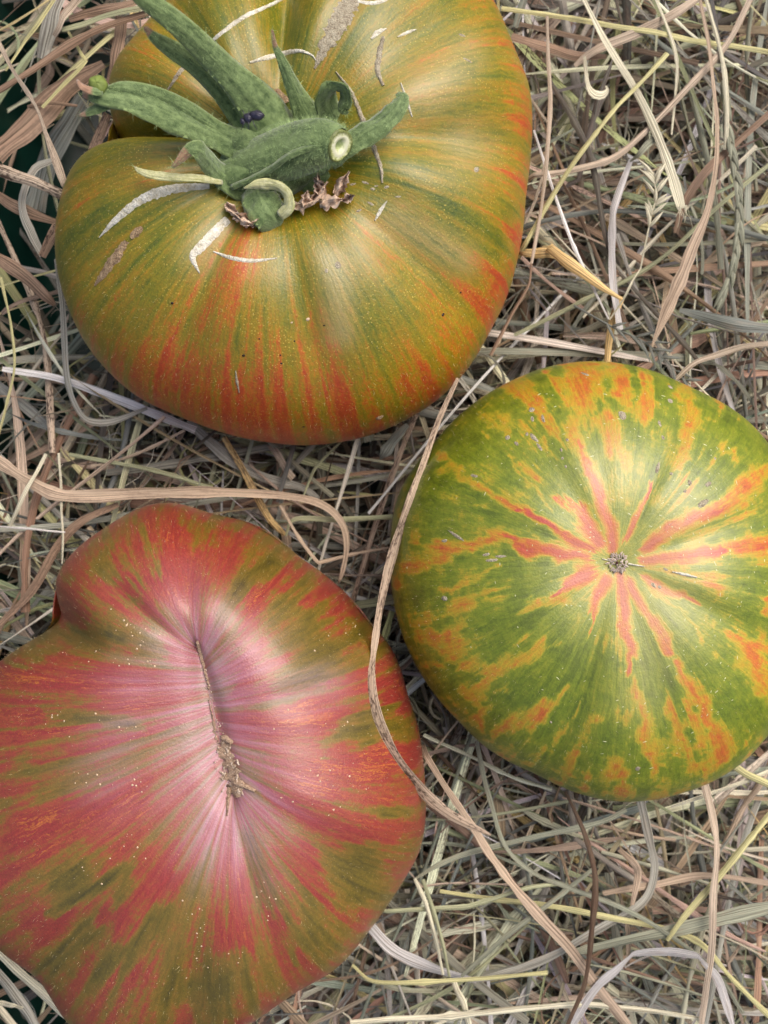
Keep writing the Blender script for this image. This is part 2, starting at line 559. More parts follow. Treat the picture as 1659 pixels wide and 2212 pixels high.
f_r = [cr(*a) for a in [
    (.66, [(880, 110, 110), (850, 230, 60)]), (.74, [(1040, 150, 45)]), (.62, [(830, 330, 45), (900, 450, 40), (950, 620, 40), (985, 800, 28)]),
    (.9, [(880, 430, 30), (960, 680, 38), (990, 820, 26)]), (.6, [(960, 300, 50), (1060, 440, 40)]),
    (.7, [(1300, 180, 40), (1330, 280, 50), (1280, 460, 36)]), (.74, [(1600, 540, 65), (1480, 640, 30)]),
    (.9, [(1450, 660, 25), (1300, 710, 36), (1120, 830, 22)]), (.88, [(1150, 580, 12), (1080, 720, 22), (1040, 790, 18)]),
    (.72, [(1640, 820, 60), (1520, 830, 40)]), (.92, [(1440, 840, 30), (1280, 860, 36), (1120, 875, 22)]),
    (.7, [(1600, 1250, 60), (1650, 1420, 60)]), (.55, [(1550, 1300, 80)]),
    (.76, [(1450, 1690, 60), (1380, 1500, 28), (1240, 1290, 26)]), (.9, [(1200, 1230, 28), (1130, 1100, 34), (1060, 960, 22)]),
    (.9, [(1075, 1380, 12), (1060, 1200, 24), (1030, 1000, 28), (1020, 940, 20)]),
    (.86, [(1350, 1060, 10), (1230, 1000, 22), (1120, 940, 20)]),
    (.55, [(1160, 1620, 60), (1090, 1480, 40)]), (.7, [(1160, 1700, 25), (1100, 1520, 20)]), (.66, [(1000, 1790, 60)]), (.5, [(920, 1590, 40)]),
    (.66, [(470, 1640, 28), (640, 1540, 32), (800, 1410, 18)]), (.52, [(560, 1310, 45), (680, 1230, 30), (740, 1250, 18)]),
    (.66, [(310, 1230, 66)]), (.52, [(390, 1310, 50)]), (.62, [(230, 1330, 36)]), (.58, [(300, 1080, 52), (480, 1000, 36)]), (.5, [(200, 1160, 30)]),
    (.66, [(90, 910, 46), (300, 820, 36), (560, 780, 26)]), (.9, [(560, 800, 20), (720, 830, 34), (880, 870, 26)]),
    (.6, [(260, 490, 20), (400, 550, 24), (640, 660, 18)]), (.92, [(620, 660, 12), (800, 790, 25), (900, 830, 22)]),
    (.52, [(420, 650, 14), (500, 665, 10)]), (.54, [(490, 270, 48), (440, 220, 30)]), (.6, [(590, 160, 35)]), (.5, [(600, 480, 12), (740, 640, 14)]),
    (.95, [(830, 640, 30), (870, 720, 42), (930, 810, 28)]), (.92, [(880, 940, 50), (760, 1020, 26)]),
    (.86, [(960, 960, 34), (900, 1100, 24), (890, 1160, 16)]), (.6, [(760, 1080, 28), (620, 1060, 22)]), (.52, [(1500, 380, 36)]), (.6, [(1540, 400, 30)]),
    (.5, [(1400, 1230, 20), (1300, 1120, 16), (1100, 930, 12)]), (.5, [(1090, 1280, 14), (1020, 930, 14)]), (.5, [(1500, 950, 20), (1100, 900, 12)]),
    (.5, [(700, 380, 10), (760, 470, 10)]), (.62, [(740, 1620, 24), (860, 1500, 14)]), (.66, [(430, 1560, 30)]), (.5, [(250, 1010, 20), (520, 900, 10)]), (.5, [(1200, 1830, 30)])]]
f_r = [(a if a > .8 else a * .93, [(u, v, w * (1.1 if a > .8 else 1.25)) for u, v, w in p_]) for a, p_ in f_r]
RU, RV = ragged(rt, (1333, 1214), 34, 20, 17, 2.6, 2)
polar = np.hypot(rt.U - 1333, rt.V - 1214)
sn = streaks(rt, 20, 2.4, 5, 6)
ripe = np.maximum(.20 + .10 * fbm(rt.verts * 90, 3, .5, 8), stroke_field(RU, RV, f_r, 'max'))
ripe = np.maximum(ripe, .52 * smooth01(.6 * sn + .9 * fbm(rt.verts * 120, 5, .62, 9), .0, .62) * smooth01(polar, 60, 220))
ripe = ripe + .10 * sn * smooth01(polar, 60, 200) + .17 * fbm(rt.verts * 330, 4, .65, 10) + .07 * streaks(rt, 70, 9, 4, 18)
polar_px = np.hypot(rt.U - 1333, rt.V - 1214)
pale = 0.24 * np.exp(-(polar_px / 190)**2) + 0.26 * stroke_field(rt.U, rt.V, [(1, [(1300, 1000, 60)]), (1, [(1450, 1290, 80), (1380, 1500, 60)]), (.8, [(1500, 1130, 70)])], 'max')  # paler skin at the blossom end, plus sheen patches painted as colour
m_r = tomato_mat('tomato skin green and orange', [
    (0.0, lin(88, 104, 10)), (0.14, lin(108, 124, 16)), (0.29, lin(132, 140, 26)), (0.41, lin(174, 156, 34)), (0.54, lin(190, 148, 32)), (0.66, lin(194, 118, 34)),
    (0.80, lin(192, 92, 38)), (0.90, lin(188, 74, 56)), (1.0, lin(182, 64, 58))],
    streak=(17, 2.6, .05), fine=(46, 8, .06), patch=(75, .03), rays=(34, .9, .16), pale=lin(206, 196, 140), rough=.42, seed=7.0, coat=.4)
put('skin', rt.verts, rt.faces, m_r, rt.root, attrs=[('pc', rt.pc, 'FLOAT_VECTOR'), ('ripe', ripe, 'FLOAT'), ('pale', pale, 'FLOAT')])
tag(rt.root, 'round green tomato splashed with orange, its blossom end with small corky star facing up', 'tomato', 'striped beefsteak tomatoes on hay')

# ---- red and olive lobed tomato with seam (lower left)
out_b = [(333, 1087), (375, 1085), (417, 1096), (452, 1110), (524, 1125), (583, 1152), (643, 1203), (702, 1244), (756, 1292), (798, 1346),
         (845, 1399), (866, 1447), (881, 1506), (905, 1578), (913, 1637), (918, 1700), (920, 1756), (908, 1834), (881, 1887), (833, 1953), (792, 2006),
         (732, 2072), (655, 2113), (595, 2155), (548, 2191), (480, 2228), (400, 2245), (300, 2245), (215, 2232), (160, 2195), (107, 2131),
         (77, 2096), (0, 2018), (-50, 1960), (-80, 1880), (-95, 1780), (-98, 1680), (-88, 1590), (-60, 1510), (0, 1432), (36, 1405), (95, 1369),
         (128, 1338), (122, 1285), (131, 1238), (179, 1179), (238, 1137), (286, 1107)]
bt = build_tomato('tomato', (468, 1590), out_b, 0.018, 0.036, 0.034, 2.4, 2.0, [(0.0030, 0.22), (.0020, .055)],
                  [(142, 7, .009, .5, 1.15), (122, 7, .0022, .1, .7), (76, 11, .0046, .5, 1.12), (94, 7, .0015, .2, .7), (40, 10, .0042, .55, 1.12),
                   (10, 8, .0026, .5, 1.1), (-36, 10, .0034, .4, 1.1), (-70, 8, .0022, .1, .9), (-95, 9, .0054, .38, 1.08), (-126, 8, .0042, .42, 1.1),
                   (172, 8, .0016, .35, 1.0), (-160, 9, .0016, .2, .9), (-52, 6, .0012, .3, .9), (24, 7, .0012, .3, .9)],
                  seg=[(430, 1400), (503, 1712)], wob=0.0004)
cb = lambda amp, pts: (amp, [(.5952 * x, 1042 + .5952 * y, .5952 * w) for x, y, w in pts])
f_b = [cb(*a) for a in [
    (-.40, [(1180, 560, 120)]), (-.3, [(1050, 430, 60)]), (-.3, [(960, 300, 40), (870, 420, 30)]), (-.34, [(1330, 880, 66), (1200, 920, 40)]), (-.38, [(1300, 1420, 120)]),
    (-.34, [(1150, 1600, 90)]), (-.3, [(1400, 1200, 44)]), (-.3, [(480, 400, 50)]), (-.34, [(330, 520, 56), (560, 600, 34)]), (-.3, [(120, 560, 60)]),
    (-.32, [(200, 1480, 60), (450, 1430, 44)]), (-.38, [(320, 1640, 80)]), (-.36, [(200, 1740, 70)]), (-.34, [(800, 1850, 100)]), (-.3, [(660, 1780, 60)]), (-.36, [(420, 1760, 60), (600, 1560, 40)]),
    (-.22, [(110, 1020, 40)]), (-.25, [(1000, 240, 40)]), (-.28, [(380, 300, 56)]), (-.3, [(820, 120, 56)]), (-.25, [(560, 260, 26), (600, 330, 22)]), (-.26, [(700, 1480, 40), (760, 1330, 20)]),
    (-.22, [(960, 1500, 60), (900, 1280, 30)]), (-.2, [(450, 860, 26), (200, 850, 26)]), (-.2, [(1100, 720, 60), (1000, 800, 40)]), (-.22, [(1460, 900, 40)]),
    (.22, [(640, 180, 50), (680, 400, 50)]), (.16, [(560, 380, 60), (450, 350, 40)]), (.22, [(180, 700, 70), (600, 760, 60)]), (.22, [(100, 1250, 90), (500, 1180, 70)]),
    (.2, [(400, 1560, 50), (150, 1600, 50)]), (.2, [(620, 1380, 34), (450, 1650, 36)]), (.24, [(860, 1400, 36), (900, 1650, 36)]), (.26, [(830, 1640, 50)]), (.2, [(1150, 830, 44), (880, 900, 40)]),
    (.26, [(1450, 740, 56), (1340, 780, 30)]), (.24, [(1460, 1000, 60), (1100, 1080, 50)]), (.22, [(1350, 1280, 56), (1000, 1150, 44)]), (.2, [(1120, 1350, 36), (1200, 1600, 36)]),
    (.2, [(1060, 330, 36), (900, 480, 36)]), (.24, [(1250, 380, 66)]), (.24, [(940, 600, 32), (860, 760, 28)]), (.2, [(240, 420, 60)]), (.1, [(60, 900, 100)])]]
RU, RV = ragged(bt, (468, 1570), 62, 18, 18, 2.6, 5)
dk = [(1, [(168, 1548, 5), (240, 1558, 9), (320, 1578, 5)]), (1, [(505, 1280, 5), (530, 1240, 9), (560, 1222, 10), (605, 1212, 5)]), (1, [(100, 1975, 5), (190, 1920, 8), (270, 1865, 5)]), (1, [(180, 1366, 5), (215, 1368, 9), (265, 1382, 5)]), (1, [(640, 1740, 4), (700, 1760, 7), (780, 1780, 4)]), (1, [(690, 1640, 4), (760, 1625, 7), (830, 1590, 4)]), (1, [(620, 1990, 5), (632, 2040, 9), (640, 2090, 5)]), (.8, [(290, 1120, 8), (330, 1200, 14), (350, 1240, 8)]), (.7, [(600, 1860, 8), (640, 1900, 8)])]
ripe = 0.535 - .20 * stroke_field(*ragged(bt, (468, 1570), 10, 5, 18, 2.6, 6), dk, 'max') + .95 * np.clip(stroke_field(RU, RV, f_b, 'add'), -.42, .3) + .12 * streaks(bt, 17, 2.0, 5, 12) * 1.0 + .20 * streaks(bt, 34, 1.6, 5, 22) + .13 * streaks(bt, 75, 3.5, 4, 27) * smooth01(bt.s, .05, .4) + .13 * fbm(bt.verts * 110, 5, .6, 14)
seamd = stroke_field(bt.U, bt.V, [(1, [(428, 1400, 95), (462, 1540, 130), (500, 1700, 125), (490, 1800, 90)]), (.55, [(230, 1680, 70), (300, 1480, 70)]), (.6, [(600, 1520, 70), (700, 1500, 60)]), (.35, [(560, 1900, 60)])], 'max')
pale = 0.70 * seamd * np.clip(.60 + .50 * streaks(bt, 20, 1.0, 4, 15), .15, 1)  # lilac waxy sheen painted into the colour, with paler flesh near the seam
m_b = tomato_mat('tomato skin red and olive', [
    (0.0, lin(80, 70, 20)), (0.22, lin(106, 90, 24)), (0.42, lin(128, 98, 32)), (0.50, lin(140, 86, 36)), (0.59, lin(150, 66, 44)), (0.74, lin(144, 50, 44)),
    (0.90, lin(152, 56, 44)), (1.0, lin(172, 84, 44))],
    streak=(15, 2.2, .05), fine=(42, 5, .07), patch=(60, .03), rays=(30, .9, .08), pale=lin(194, 156, 178), rough=.40, seed=1.0, gold=.12, coat=.45, vein=lin(196, 118, 44))
put('skin', bt.verts, bt.faces, m_b, bt.root, attrs=[('pc', bt.pc, 'FLOAT_VECTOR'), ('ripe', ripe, 'FLOAT'), ('pale', pale, 'FLOAT')])
tag(bt.root, 'lobed red and olive tomato with a long brown corky seam down its middle', 'tomato', 'striped beefsteak tomatoes on hay')


# ------------------------------------------------------------------ conforming patches, dots
def strip_on(t, pts, off=0.00012, rough=0.15, n=None, seed=0, lift=0.0):
    """ragged strip lying on a tomato: pts (u, v, width)"""
    r = np.random.default_rng(seed)
    L = sum(math.hypot(b[0] - a[0], b[1] - a[1]) for a, b in zip(pts[:-1], pts[1:]))
    n = n or max(6, int(L / 5))
    c = catmull(pts, n)
    tg = np.gradient(c[:, :2], axis=0); tg /= np.linalg.norm(tg, axis=1)[:, None] + 1e-9
    nr = np.stack([-tg[:, 1], tg[:, 0]], 1)
    w = np.maximum(c[:, 2], 0.6)
    V = []
    xs = (-.5, -.25, 0, .25, .5)
    for i in range(n):
        for k, x in enumerate(xs):
            ww = w[i] * (1 + rough * r.normal())
            u, v = c[i, :2] + nr[i] * x * ww
            h = hit(u, v, t)
            if h is None:
                h = hit(c[i, 0], c[i, 1], t)
                if h is None:
                    V.append(V[-1] if V else (0, 0, 0)); continue
            lf = off * (1 if 0 < k < 4 else -.6) + lift * (1 - 4 * x * x)
            if 0 < k < 4: lf += abs(r.normal()) * lift * .4
            V.append(tuple(h[0] + h[1] * lf))
    F = []
    for i in range(n - 1):
        for k in range(4):
            a = i * 5 + k
            F.append((a, a + 1, a + 6, a + 5))
    return np.array(V), np.array(F)


def dots_on(t, spots, lift=.35, seg=7):
    """low domes lying on a tomato: (u, v, rx, ry, angle deg)"""
    V, F3 = [], []
    for u, v, rx, ry, an in spots:
        h = hit(u, v, t)
        if h is None: continue
        c, nr = h[0], h[1]
        ax = Vector((math.cos(math.radians(an)), math.sin(math.radians(an)), 0))
        ax = (ax - nr * ax.dot(nr)).normalized(); ay = nr.cross(ax)
        b = len(V)
        sc = (ZC - c.z) * K
        V.append(tuple(c + nr * sc * min(rx, ry) * lift))
        for rr, hh in ((.6, .7), (1, -.12)):
            for k in range(seg):
                a = 2 * math.pi * k / seg
                j = 1 + random.uniform(-.18, .18)
                V.append(tuple(c + ax * (math.cos(a) * rx * rr * sc * j) + ay * (math.sin(a) * ry * rr * sc * j) + nr * sc * min(rx, ry) * lift * hh))
        for k in range(seg):
            k2 = (k + 1) % seg
            F3.append((b, b + 1 + k, b + 1 + k2))
            F3.append((b + 1 + k, b + 1 + seg + k, b + 1 + seg + k2))
            F3.append((b + 1 + k, b + 1 + seg + k2, b + 1 + k2))
    return np.array(V), np.array(F3)


def cork_mat(name, a, b, scale=700, rough=.75):
    t = NT(name)
    n = t.noise(t.coord(), scale, 6, .7)
    n2 = t.noise(t.coord(), scale * 4, 3, .6)
    t.p(Base_Color=t.mix(t.map(t.math('ADD', n, t.math('MULTIPLY', n2, .4)), .45, .95), a, b), Roughness=rough, Specular_IOR_Level=.3)
    t.bump(t.math('ADD', n, n2), .0004, .8)
    return t.m


m_white = cork_mat('pale healed crack', lin(166, 156, 128), lin(236, 232, 218), 420, .5)
m_cork = cork_mat('brown cork', lin(104, 78, 54), lin(196, 168, 132), 900)
m_corkd = cork_mat('grey brown cork', lin(112, 96, 76), lin(206, 196, 170), 1000)
m_speck = plain('pale specks', lin(196, 170, 140), .6)
m_dark = plain('black specks', lin(40, 30, 24), .5)

# cracks on the stem-up tomato
cracks = [
    ('crack_scar', m_white, [(215, 512, 3), (250, 475, 15), (300, 435, 22), (345, 415, 26), (400, 405, 20), (452, 402, 14)], 'broad white crack scar curving along the left shoulder'),
    ('crack_scar', m_white, [(492, 474, 20), (465, 500, 26), (432, 535, 24), (416, 552, 18), (421, 570, 10), (431, 590, 3)], 'white wedge of a crack scar below the calyx'),
    ('crack_scar', m_white, [(460, 543, 3), (500, 557, 10), (545, 563, 10), (598, 558, 3)], 'thin white crescent scar on the front shoulder'),
    ('crack_scar', m_corkd, [(680, 148, 5), (698, 110, 26), (722, 65, 44), (745, 25, 46), (770, -12, 30)], 'wide grey cracked scar running to the top edge'),
    ('crack_scar', m_white, [(448, 98, 6), (480, 70, 10), (530, 35, 11), (590, 8, 9), (625, -12, 6)], None),
    ('crack_scar', m_white, [(540, 135, 6), (580, 124, 13), (640, 110, 10), (672, 118, 5), (682, 130, 3)], None),
    ('crack_scar', m_corkd, [(364, 193, 3), (385, 160, 10), (402, 140, 8), (420, 120, 5)], None),
    ('crack_scar', m_corkd, [(726, 155, 3), (760, 200, 8), (782, 255, 12), (804, 310, 12), (822, 360, 9), (826, 395, 4)], None),
    ('crack_scar', m_corkd, [(828, 80, 8), (820, 110, 13), (815, 150, 13), (828, 186, 6)], None),
    ('crack_scar', m_white, [(866, 180, 3), (878, 215, 8), (890, 252, 3)], None),
    ('crack_scar', m_white, [(835, 62, 3), (815, 70, 14), (802, 84, 5)], None),
    ('crack_scar', m_white, [(858, 80, 3), (880, 70, 9), (898, 64, 3)], None),
    ('crack_scar', m_white, [(836, 434, 2), (822, 455, 10), (810, 476, 4)], None),
    ('cork_patch', m_cork, [(274, 520, 12), (255, 548, 22), (232, 580, 22), (206, 616, 4)], None),
    ('cork_patch', m_cork, [(308, 490, 6), (295, 502, 20), (284, 514, 10)], None),
    ('cork_patch', m_cork, [(612, 225, 26), (602, 205, 28), (585, 200, 6)], None),
    ('crack_scar', m_white, [(764, 2, 6), (810, 6, 10), (850, -8, 8)], None),
]
for i, (nm, m, pts, lab) in enumerate(cracks):
    V, F = strip_on(top, pts, seed=i, lift=.00006 if m is m_white else .00015, rough=.10 if m is m_white else .2)
    o = put(nm, V, F, m, top.root)
    if lab: o['label'] = lab
V, F = dots_on(top, [(x, y, a, b, an) for x, y, a, b, an in [(790, 395, 3, 9, 70), (762, 398, 3, 9, 95), (805, 408, 3, 6, 80), (835, 404, 3, 7, 100), (800, 440, 3, 9, 60), (775, 455, 7, 3, 30), (812, 402, 2, 5, 90), (860, 425, 2, 8, 95), (730, 572, 8, 8, 0), (1030, 366, 12, 6, 40), (1010, 130, 12, 3, -10), (998, 76, 9, 4, 10), (705, 585, 4, 5, 0)]])
tag(put('cork_specks', V, F, m_corkd, top.root), kind='stuff')
for (u, v, r, m) in [(526, 768, 4, m_dark), (560, 732, 2.5, m_dark), (656, 922, 3.5, m_dark), (665, 690, 5, m_speck), (608, 785, 3, m_dark), (957, 680, 5, m_dark), (995, 632, 3, m_dark), (636, 737, 2.5, m_dark), (606, 767, 2.5, m_dark), (700, 703, 2.5, m_dark), (372, 655, 4, m_dark), (820, 902, 10, m_cork), (630, 697, 3, m_speck)]:
    V, F = dots_on(top, [(u, v, r, r * .8, 30)], .5)
    put('speck', V, F, m, top.root)
# small vertical streak scars
V, F = strip_on(top, [(509, 800, 2), (512, 825, 7), (517, 848, 2)], seed=50)
put('cork_patch', V, F, m_corkd, top.root)

# blossom scar of the right tomato: star of small corky spikes
def blossom_star():
    V, F = [], []
    r = random.Random(4)
    for k in range(74):
        a = r.uniform(0, 2 * math.pi); r0 = r.uniform(4, 18); ln = r.uniform(5, 10); w = r.uniform(1.8, 3.4)
        if k < 26: r0, ln = 15 + r.uniform(0, 4), r.uniform(6, 11)
        a2 = a + r.uniform(-.5, .5)
        u0, v0 = 1333 + r0 * math.cos(a), 1215 + r0 * math.sin(a)
        u1, v1 = u0 + ln * math.cos(a2), v0 + ln * math.sin(a2)
        h0, h1 = hit(u0, v0, rt), hit(u1, v1, rt)
        p0, p1 = h0[0] + h0[1] * r.uniform(.0003, .0007), h1[0] + h1[1] * r.uniform(.0001, .0006)
        d = (p1 - p0).normalized(); sd_ = d.cross(h0[1]).normalized() * w * 1e-4 * .55; up = h0[1] * w * 1e-4
        b = len(V)
        V += [tuple(p0 + sd_), tuple(p0 - sd_), tuple(p0 + up), tuple((p0 + p1) / 2 + sd_ * 1.2), tuple((p0 + p1) / 2 - sd_ * 1.2), tuple((p0 + p1) / 2 + up * 1.2), tuple(p1)]
        F += [(b, b + 3, b + 5), (b, b + 5, b + 2), (b + 1, b + 2, b + 5), (b + 1, b + 5, b + 4), (b + 3, b + 6, b + 5), (b + 5, b + 6, b + 4), (b, b + 2, b + 1)]
    return np.array(V), np.array(F)
V, F = blossom_star()
sc_o = put('blossom_scar', V, F, cork_mat('blossom cork', lin(186, 158, 138), lin(250, 240, 226), 1500), rt.root, smooth=False)
V, F = dots_on(rt, [(1333, 1215, 22, 22, 0)], .12, 14)
put('scar_base', V, F, cork_mat('pale cork', lin(170, 150, 128), lin(226, 214, 196), 1500), sc_o)
V, F = dots_on(rt, [(1331, 1217, 3.2, 6, -20)], .5)
put('scar_hole', V + np.array([0, 0, .0007]), F, plain('dark hole', lin(60, 24, 20), .7), sc_o)
for i, pts in enumerate([[(1357, 1218, 5), (1375, 1221, 4), (1392, 1224, 1.5)], [(1452, 1235, 3), (1480, 1241, 7), (1505, 1247, 3)], [(1318, 1211, 3), (1300, 1207, 2)]]):
    V, F = strip_on(rt, pts, seed=80 + i, lift=.0002)
    put('crack_scar', V, F, m_white, rt.root)
big = [(1345, 898, 10, 14), (1148, 885, 7, 8), (1150, 905, 4, 9), (1173, 905, 4, 12), (1153, 945, 5, 18), (1165, 965, 4, 12), (1138, 938, 4, 6), (1096, 945, 7, 6), (1115, 958, 4, 8), (1025, 1028, 10, 4), (1448, 770 + 66, 8, 6),
       (985, 1157, 22, 4), (960, 1168, 8, 4), (1518, 1088, 16, 7), (1490, 1043, 5, 7), (1530, 1046, 9, 5), (1480, 1061, 5, 4), (1212, 972, 3, 5), (1215, 990, 3, 4), (1222, 1008, 3, 4), (1225, 950, 4, 5), (1420, 1012, 14, 5), (1264, 808, 14, 4),
       (1448, 866, 7, 8), (1425, 915, 9, 4), (1432, 945, 4, 6), (1080, 1180 + 22, 14, 3), (1062, 1210, 16, 4), (1050, 1198, 8, 4), (960, 1293, 9, 6), (1545, 990, 3, 4), (1412, 1264, 7, 4), (1425, 1268, 5, 4), (1438, 1230, 6, 3), (1450, 1020 + 3, 4, 4), (1378, 1660, 6, 8), (1190, 1560, 3, 4)]
V, F = dots_on(rt, [(u, v, a, b, math.degrees(math.atan2(-(v - 1214), u - 1333)) + random.uniform(-20, 20) if a > b else random.uniform(0, 40)) for u, v, a, b in big], .35, 8)
tag(put('cork_specks', V, F, m_corkd, rt.root), kind='stuff')
# ticks: many tiny pale scratches
def ticks(t, n, cu, cv, ru, rv, mean, tang, seed, zone=None):
    r = random.Random(seed); out = []
    tries = 0
    while len(out) < n and tries < n * 20:
        tries += 1
        u, v = r.uniform(cu - ru, cu + ru), r.uniform(cv - rv, cv + rv)
        if ((u - cu) / ru)**2 + ((v - cv) / rv)**2 > 1: continue
        if zone and r.random() > zone(u, v): continue
        L = r.expovariate(1 / mean) + 1.2
        an = math.degrees(math.atan2(-(v - cv), u - cu)) + tang + r.uniform(-35, 35)
        out.append((u, v, min(L, 6), .7 + r.random() * .6, an))
    return out
V, F = dots_on(rt, ticks(rt, 300, 1270, 1250, 400, 440, 1.7, 90, 3, lambda u, v: .15 + .85 * smooth01(u, 1100, 1600)), .4, 5)
tag(put('pale_ticks', V, F, plain('pale ticks', lin(196, 196, 150), .35, spec=.6), rt.root), kind='stuff')

# seam of the lower tomato
m_seam = cork_mat('seam cork', lin(112, 80, 60), lin(224, 194, 164), 1700)
V, F = strip_on(bt, [(427, 1383, 2), (433, 1405, 4), (440, 1440, 6), (449, 1480, 7), (457, 1530, 8), (463, 1560, 9), (470, 1582, 18), (480, 1605, 25), (487, 1632, 30), (495, 1655, 36), (503, 1685, 34), (512, 1706, 26), (514, 1722, 10)], seed=9, rough=.25, lift=.00035)
seam = put('seam_scar', V, F, m_seam, bt.root)
seam['label'] = 'long rough brown corky seam down the middle of the tomato'
for i, pts in enumerate([[(495, 1700, 12), (492, 1725, 8), (490, 1762, 4)], [(510, 1690, 14), (530, 1698, 11), (552, 1708, 4)], [(484, 1590, 12), (497, 1600, 10), (502, 1606, 4)]]):
    V, F = strip_on(bt, pts, seed=20 + i, rough=.25, lift=.0005)
    put('seam_branch', V, F, m_seam, seam)
r = random.Random(9)
cr_s = []
for k in range(95):
    f = r.random()**.35
    u, v = 427 + (510 - 427) * f, 1385 + (1712 - 1385) * f
    u += r.gauss(0, 3 + 10 * smooth01(f, .5, .8))
    k_ = .45 + .55 * smooth01(f, .45, .7); cr_s.append((u, v, k_ * r.uniform(2, 6.5), k_ * r.uniform(1.0, 3.0), r.uniform(60, 150)))
V, F = dots_on(bt, cr_s, 1.3, 5)
V[:, 2] += .00055
tag(put('cork_crumbs', V, F, cork_mat('pale cork crumbs', lin(150, 116, 90), lin(246, 230, 208), 1500), seam, smooth=False), kind='stuff')
# pale pinhead dots, many along radial lines
sp = []
r = random.Random(17)
lines = [((100, 1552), (310, 1580)), ((150, 1400), (330, 1440)), ((600, 1560), (880, 1580)), ((640, 1650), (800, 1700)), ((560, 1690), (740, 1770)), ((300, 1820), (130, 1930)), ((420, 1950), (440, 2060)), ((560, 1900), (600, 1980)), ((690, 1400), (800, 1330)), ((150, 1680), (320, 1690)), ((240, 1320), (330, 1400)), ((360, 2110), (520, 2060))]
for (a, b) in lines:
    for k in range(20):
        f = r.random()
        sp.append((a[0] + (b[0] - a[0]) * f + r.gauss(0, 16), a[1] + (b[1] - a[1]) * f + r.gauss(0, 16), *(2 * [r.choice((.8, .9, 1.1, 1.4, 2.0, 2.6))]), 0))
for k in range(240):
    u, v = r.uniform(0, 900), r.uniform(1110, 2200)
    sp.append((u, v, *(2 * [r.uniform(.5, 1.0)]), 0))
V, F = dots_on(bt, sp, .5, 6)
tag(put('pale_dots', V, F, m_speck, bt.root), kind='stuff')
# skin fuzz (short hairs that catch the light along the outlines)
def fuzz(t, n, length, seed, smin=0.55):
    r = np.random.default_rng(seed)
    ids = np.where((t.s > smin) & (t.verts[:, 2] > t.z_eq - .004))[0]
    ids = r.choice(ids, n)
    P = t.verts[ids]
    c3 = np.array([t.c[0], t.c[1], t.z_eq - 0.01])
    N = P - c3; N /= np.linalg.norm(N, axis=1)[:, None]
    D = N + r.normal(0, .35, N.shape); D /= np.linalg.norm(D, axis=1)[:, None]
    L = length * r.uniform(.5, 1.3, n)[:, None]
    side = np.cross(D, r.normal(size=D.shape)); side /= np.linalg.norm(side, axis=1)[:, None]
    wd = 1.4e-5
    V = np.stack([P - side * wd, P + side * wd, P + D * L], 1).reshape(-1, 3)
    return V, np.arange(3 * n).reshape(-1, 3)
m_fuzz = plain('skin hair', lin(214, 196, 150), .6)
for t, n, sd_ in ((top, 5000, 1), (bt, 4000, 2), (rt, 3500, 3)):
    V, F = fuzz(t, n, .00065, sd_)
    tag(put('skin_fuzz', V, F, m_fuzz, t.root, smooth=False), kind='stuff')

# ================================================================== CALYX
def leaf_mat(name, dark, light, edge):
    t = NT(name)
    b = t.attr('bl', 'Vector')
    s = t.new('ShaderNodeSeparateXYZ'); t.set(s.inputs[0], b)
    n = t.noise(t.vmul(b, (6, 260, 1)), 1, 5, .6)
    n2 = t.noise(t.coord(), 900, 5, .65)
    col = t.mix(t.map(t.math('ADD', n, n2), .75, 1.3), dark, light)
    ax = t.math('ABSOLUTE', s.outputs[0])
    col = t.mix(t.map(ax, .36, .5, 0, .55), col, edge)
    vein = t.map(t.math('ABSOLUTE', t.math('ADD', s.outputs[0], t.math('MULTIPLY', t.math('SUBTRACT', n2, .5), .1))), .0, .05, .5, 0)
    col = t.mix(vein, col, light)
    # dry brown tips
    tip = t.attr('dry')
    col = t.mix(t.map(t.math('ADD', tip, t.math('MULTIPLY', t.math('SUBTRACT', n2, .5), .5)), .4, .7), col, t.mix(n2, lin(96, 66, 44), lin(190, 150, 120)))
    t.p(Base_Color=col, Roughness=.6, Specular_IOR_Level=.35, Sheen_Weight=.35, Sheen_Roughness=.5)
    t.bump(t.math('ADD', n, n2), .0004, .7)
    return t.m


m_leaf = leaf_mat('calyx green', lin(60, 82, 38), lin(124, 144, 90), lin(138, 156, 92))
m_leafp = leaf_mat('pale sepal', lin(150, 150, 92), lin(206, 204, 160), lin(190, 190, 120))


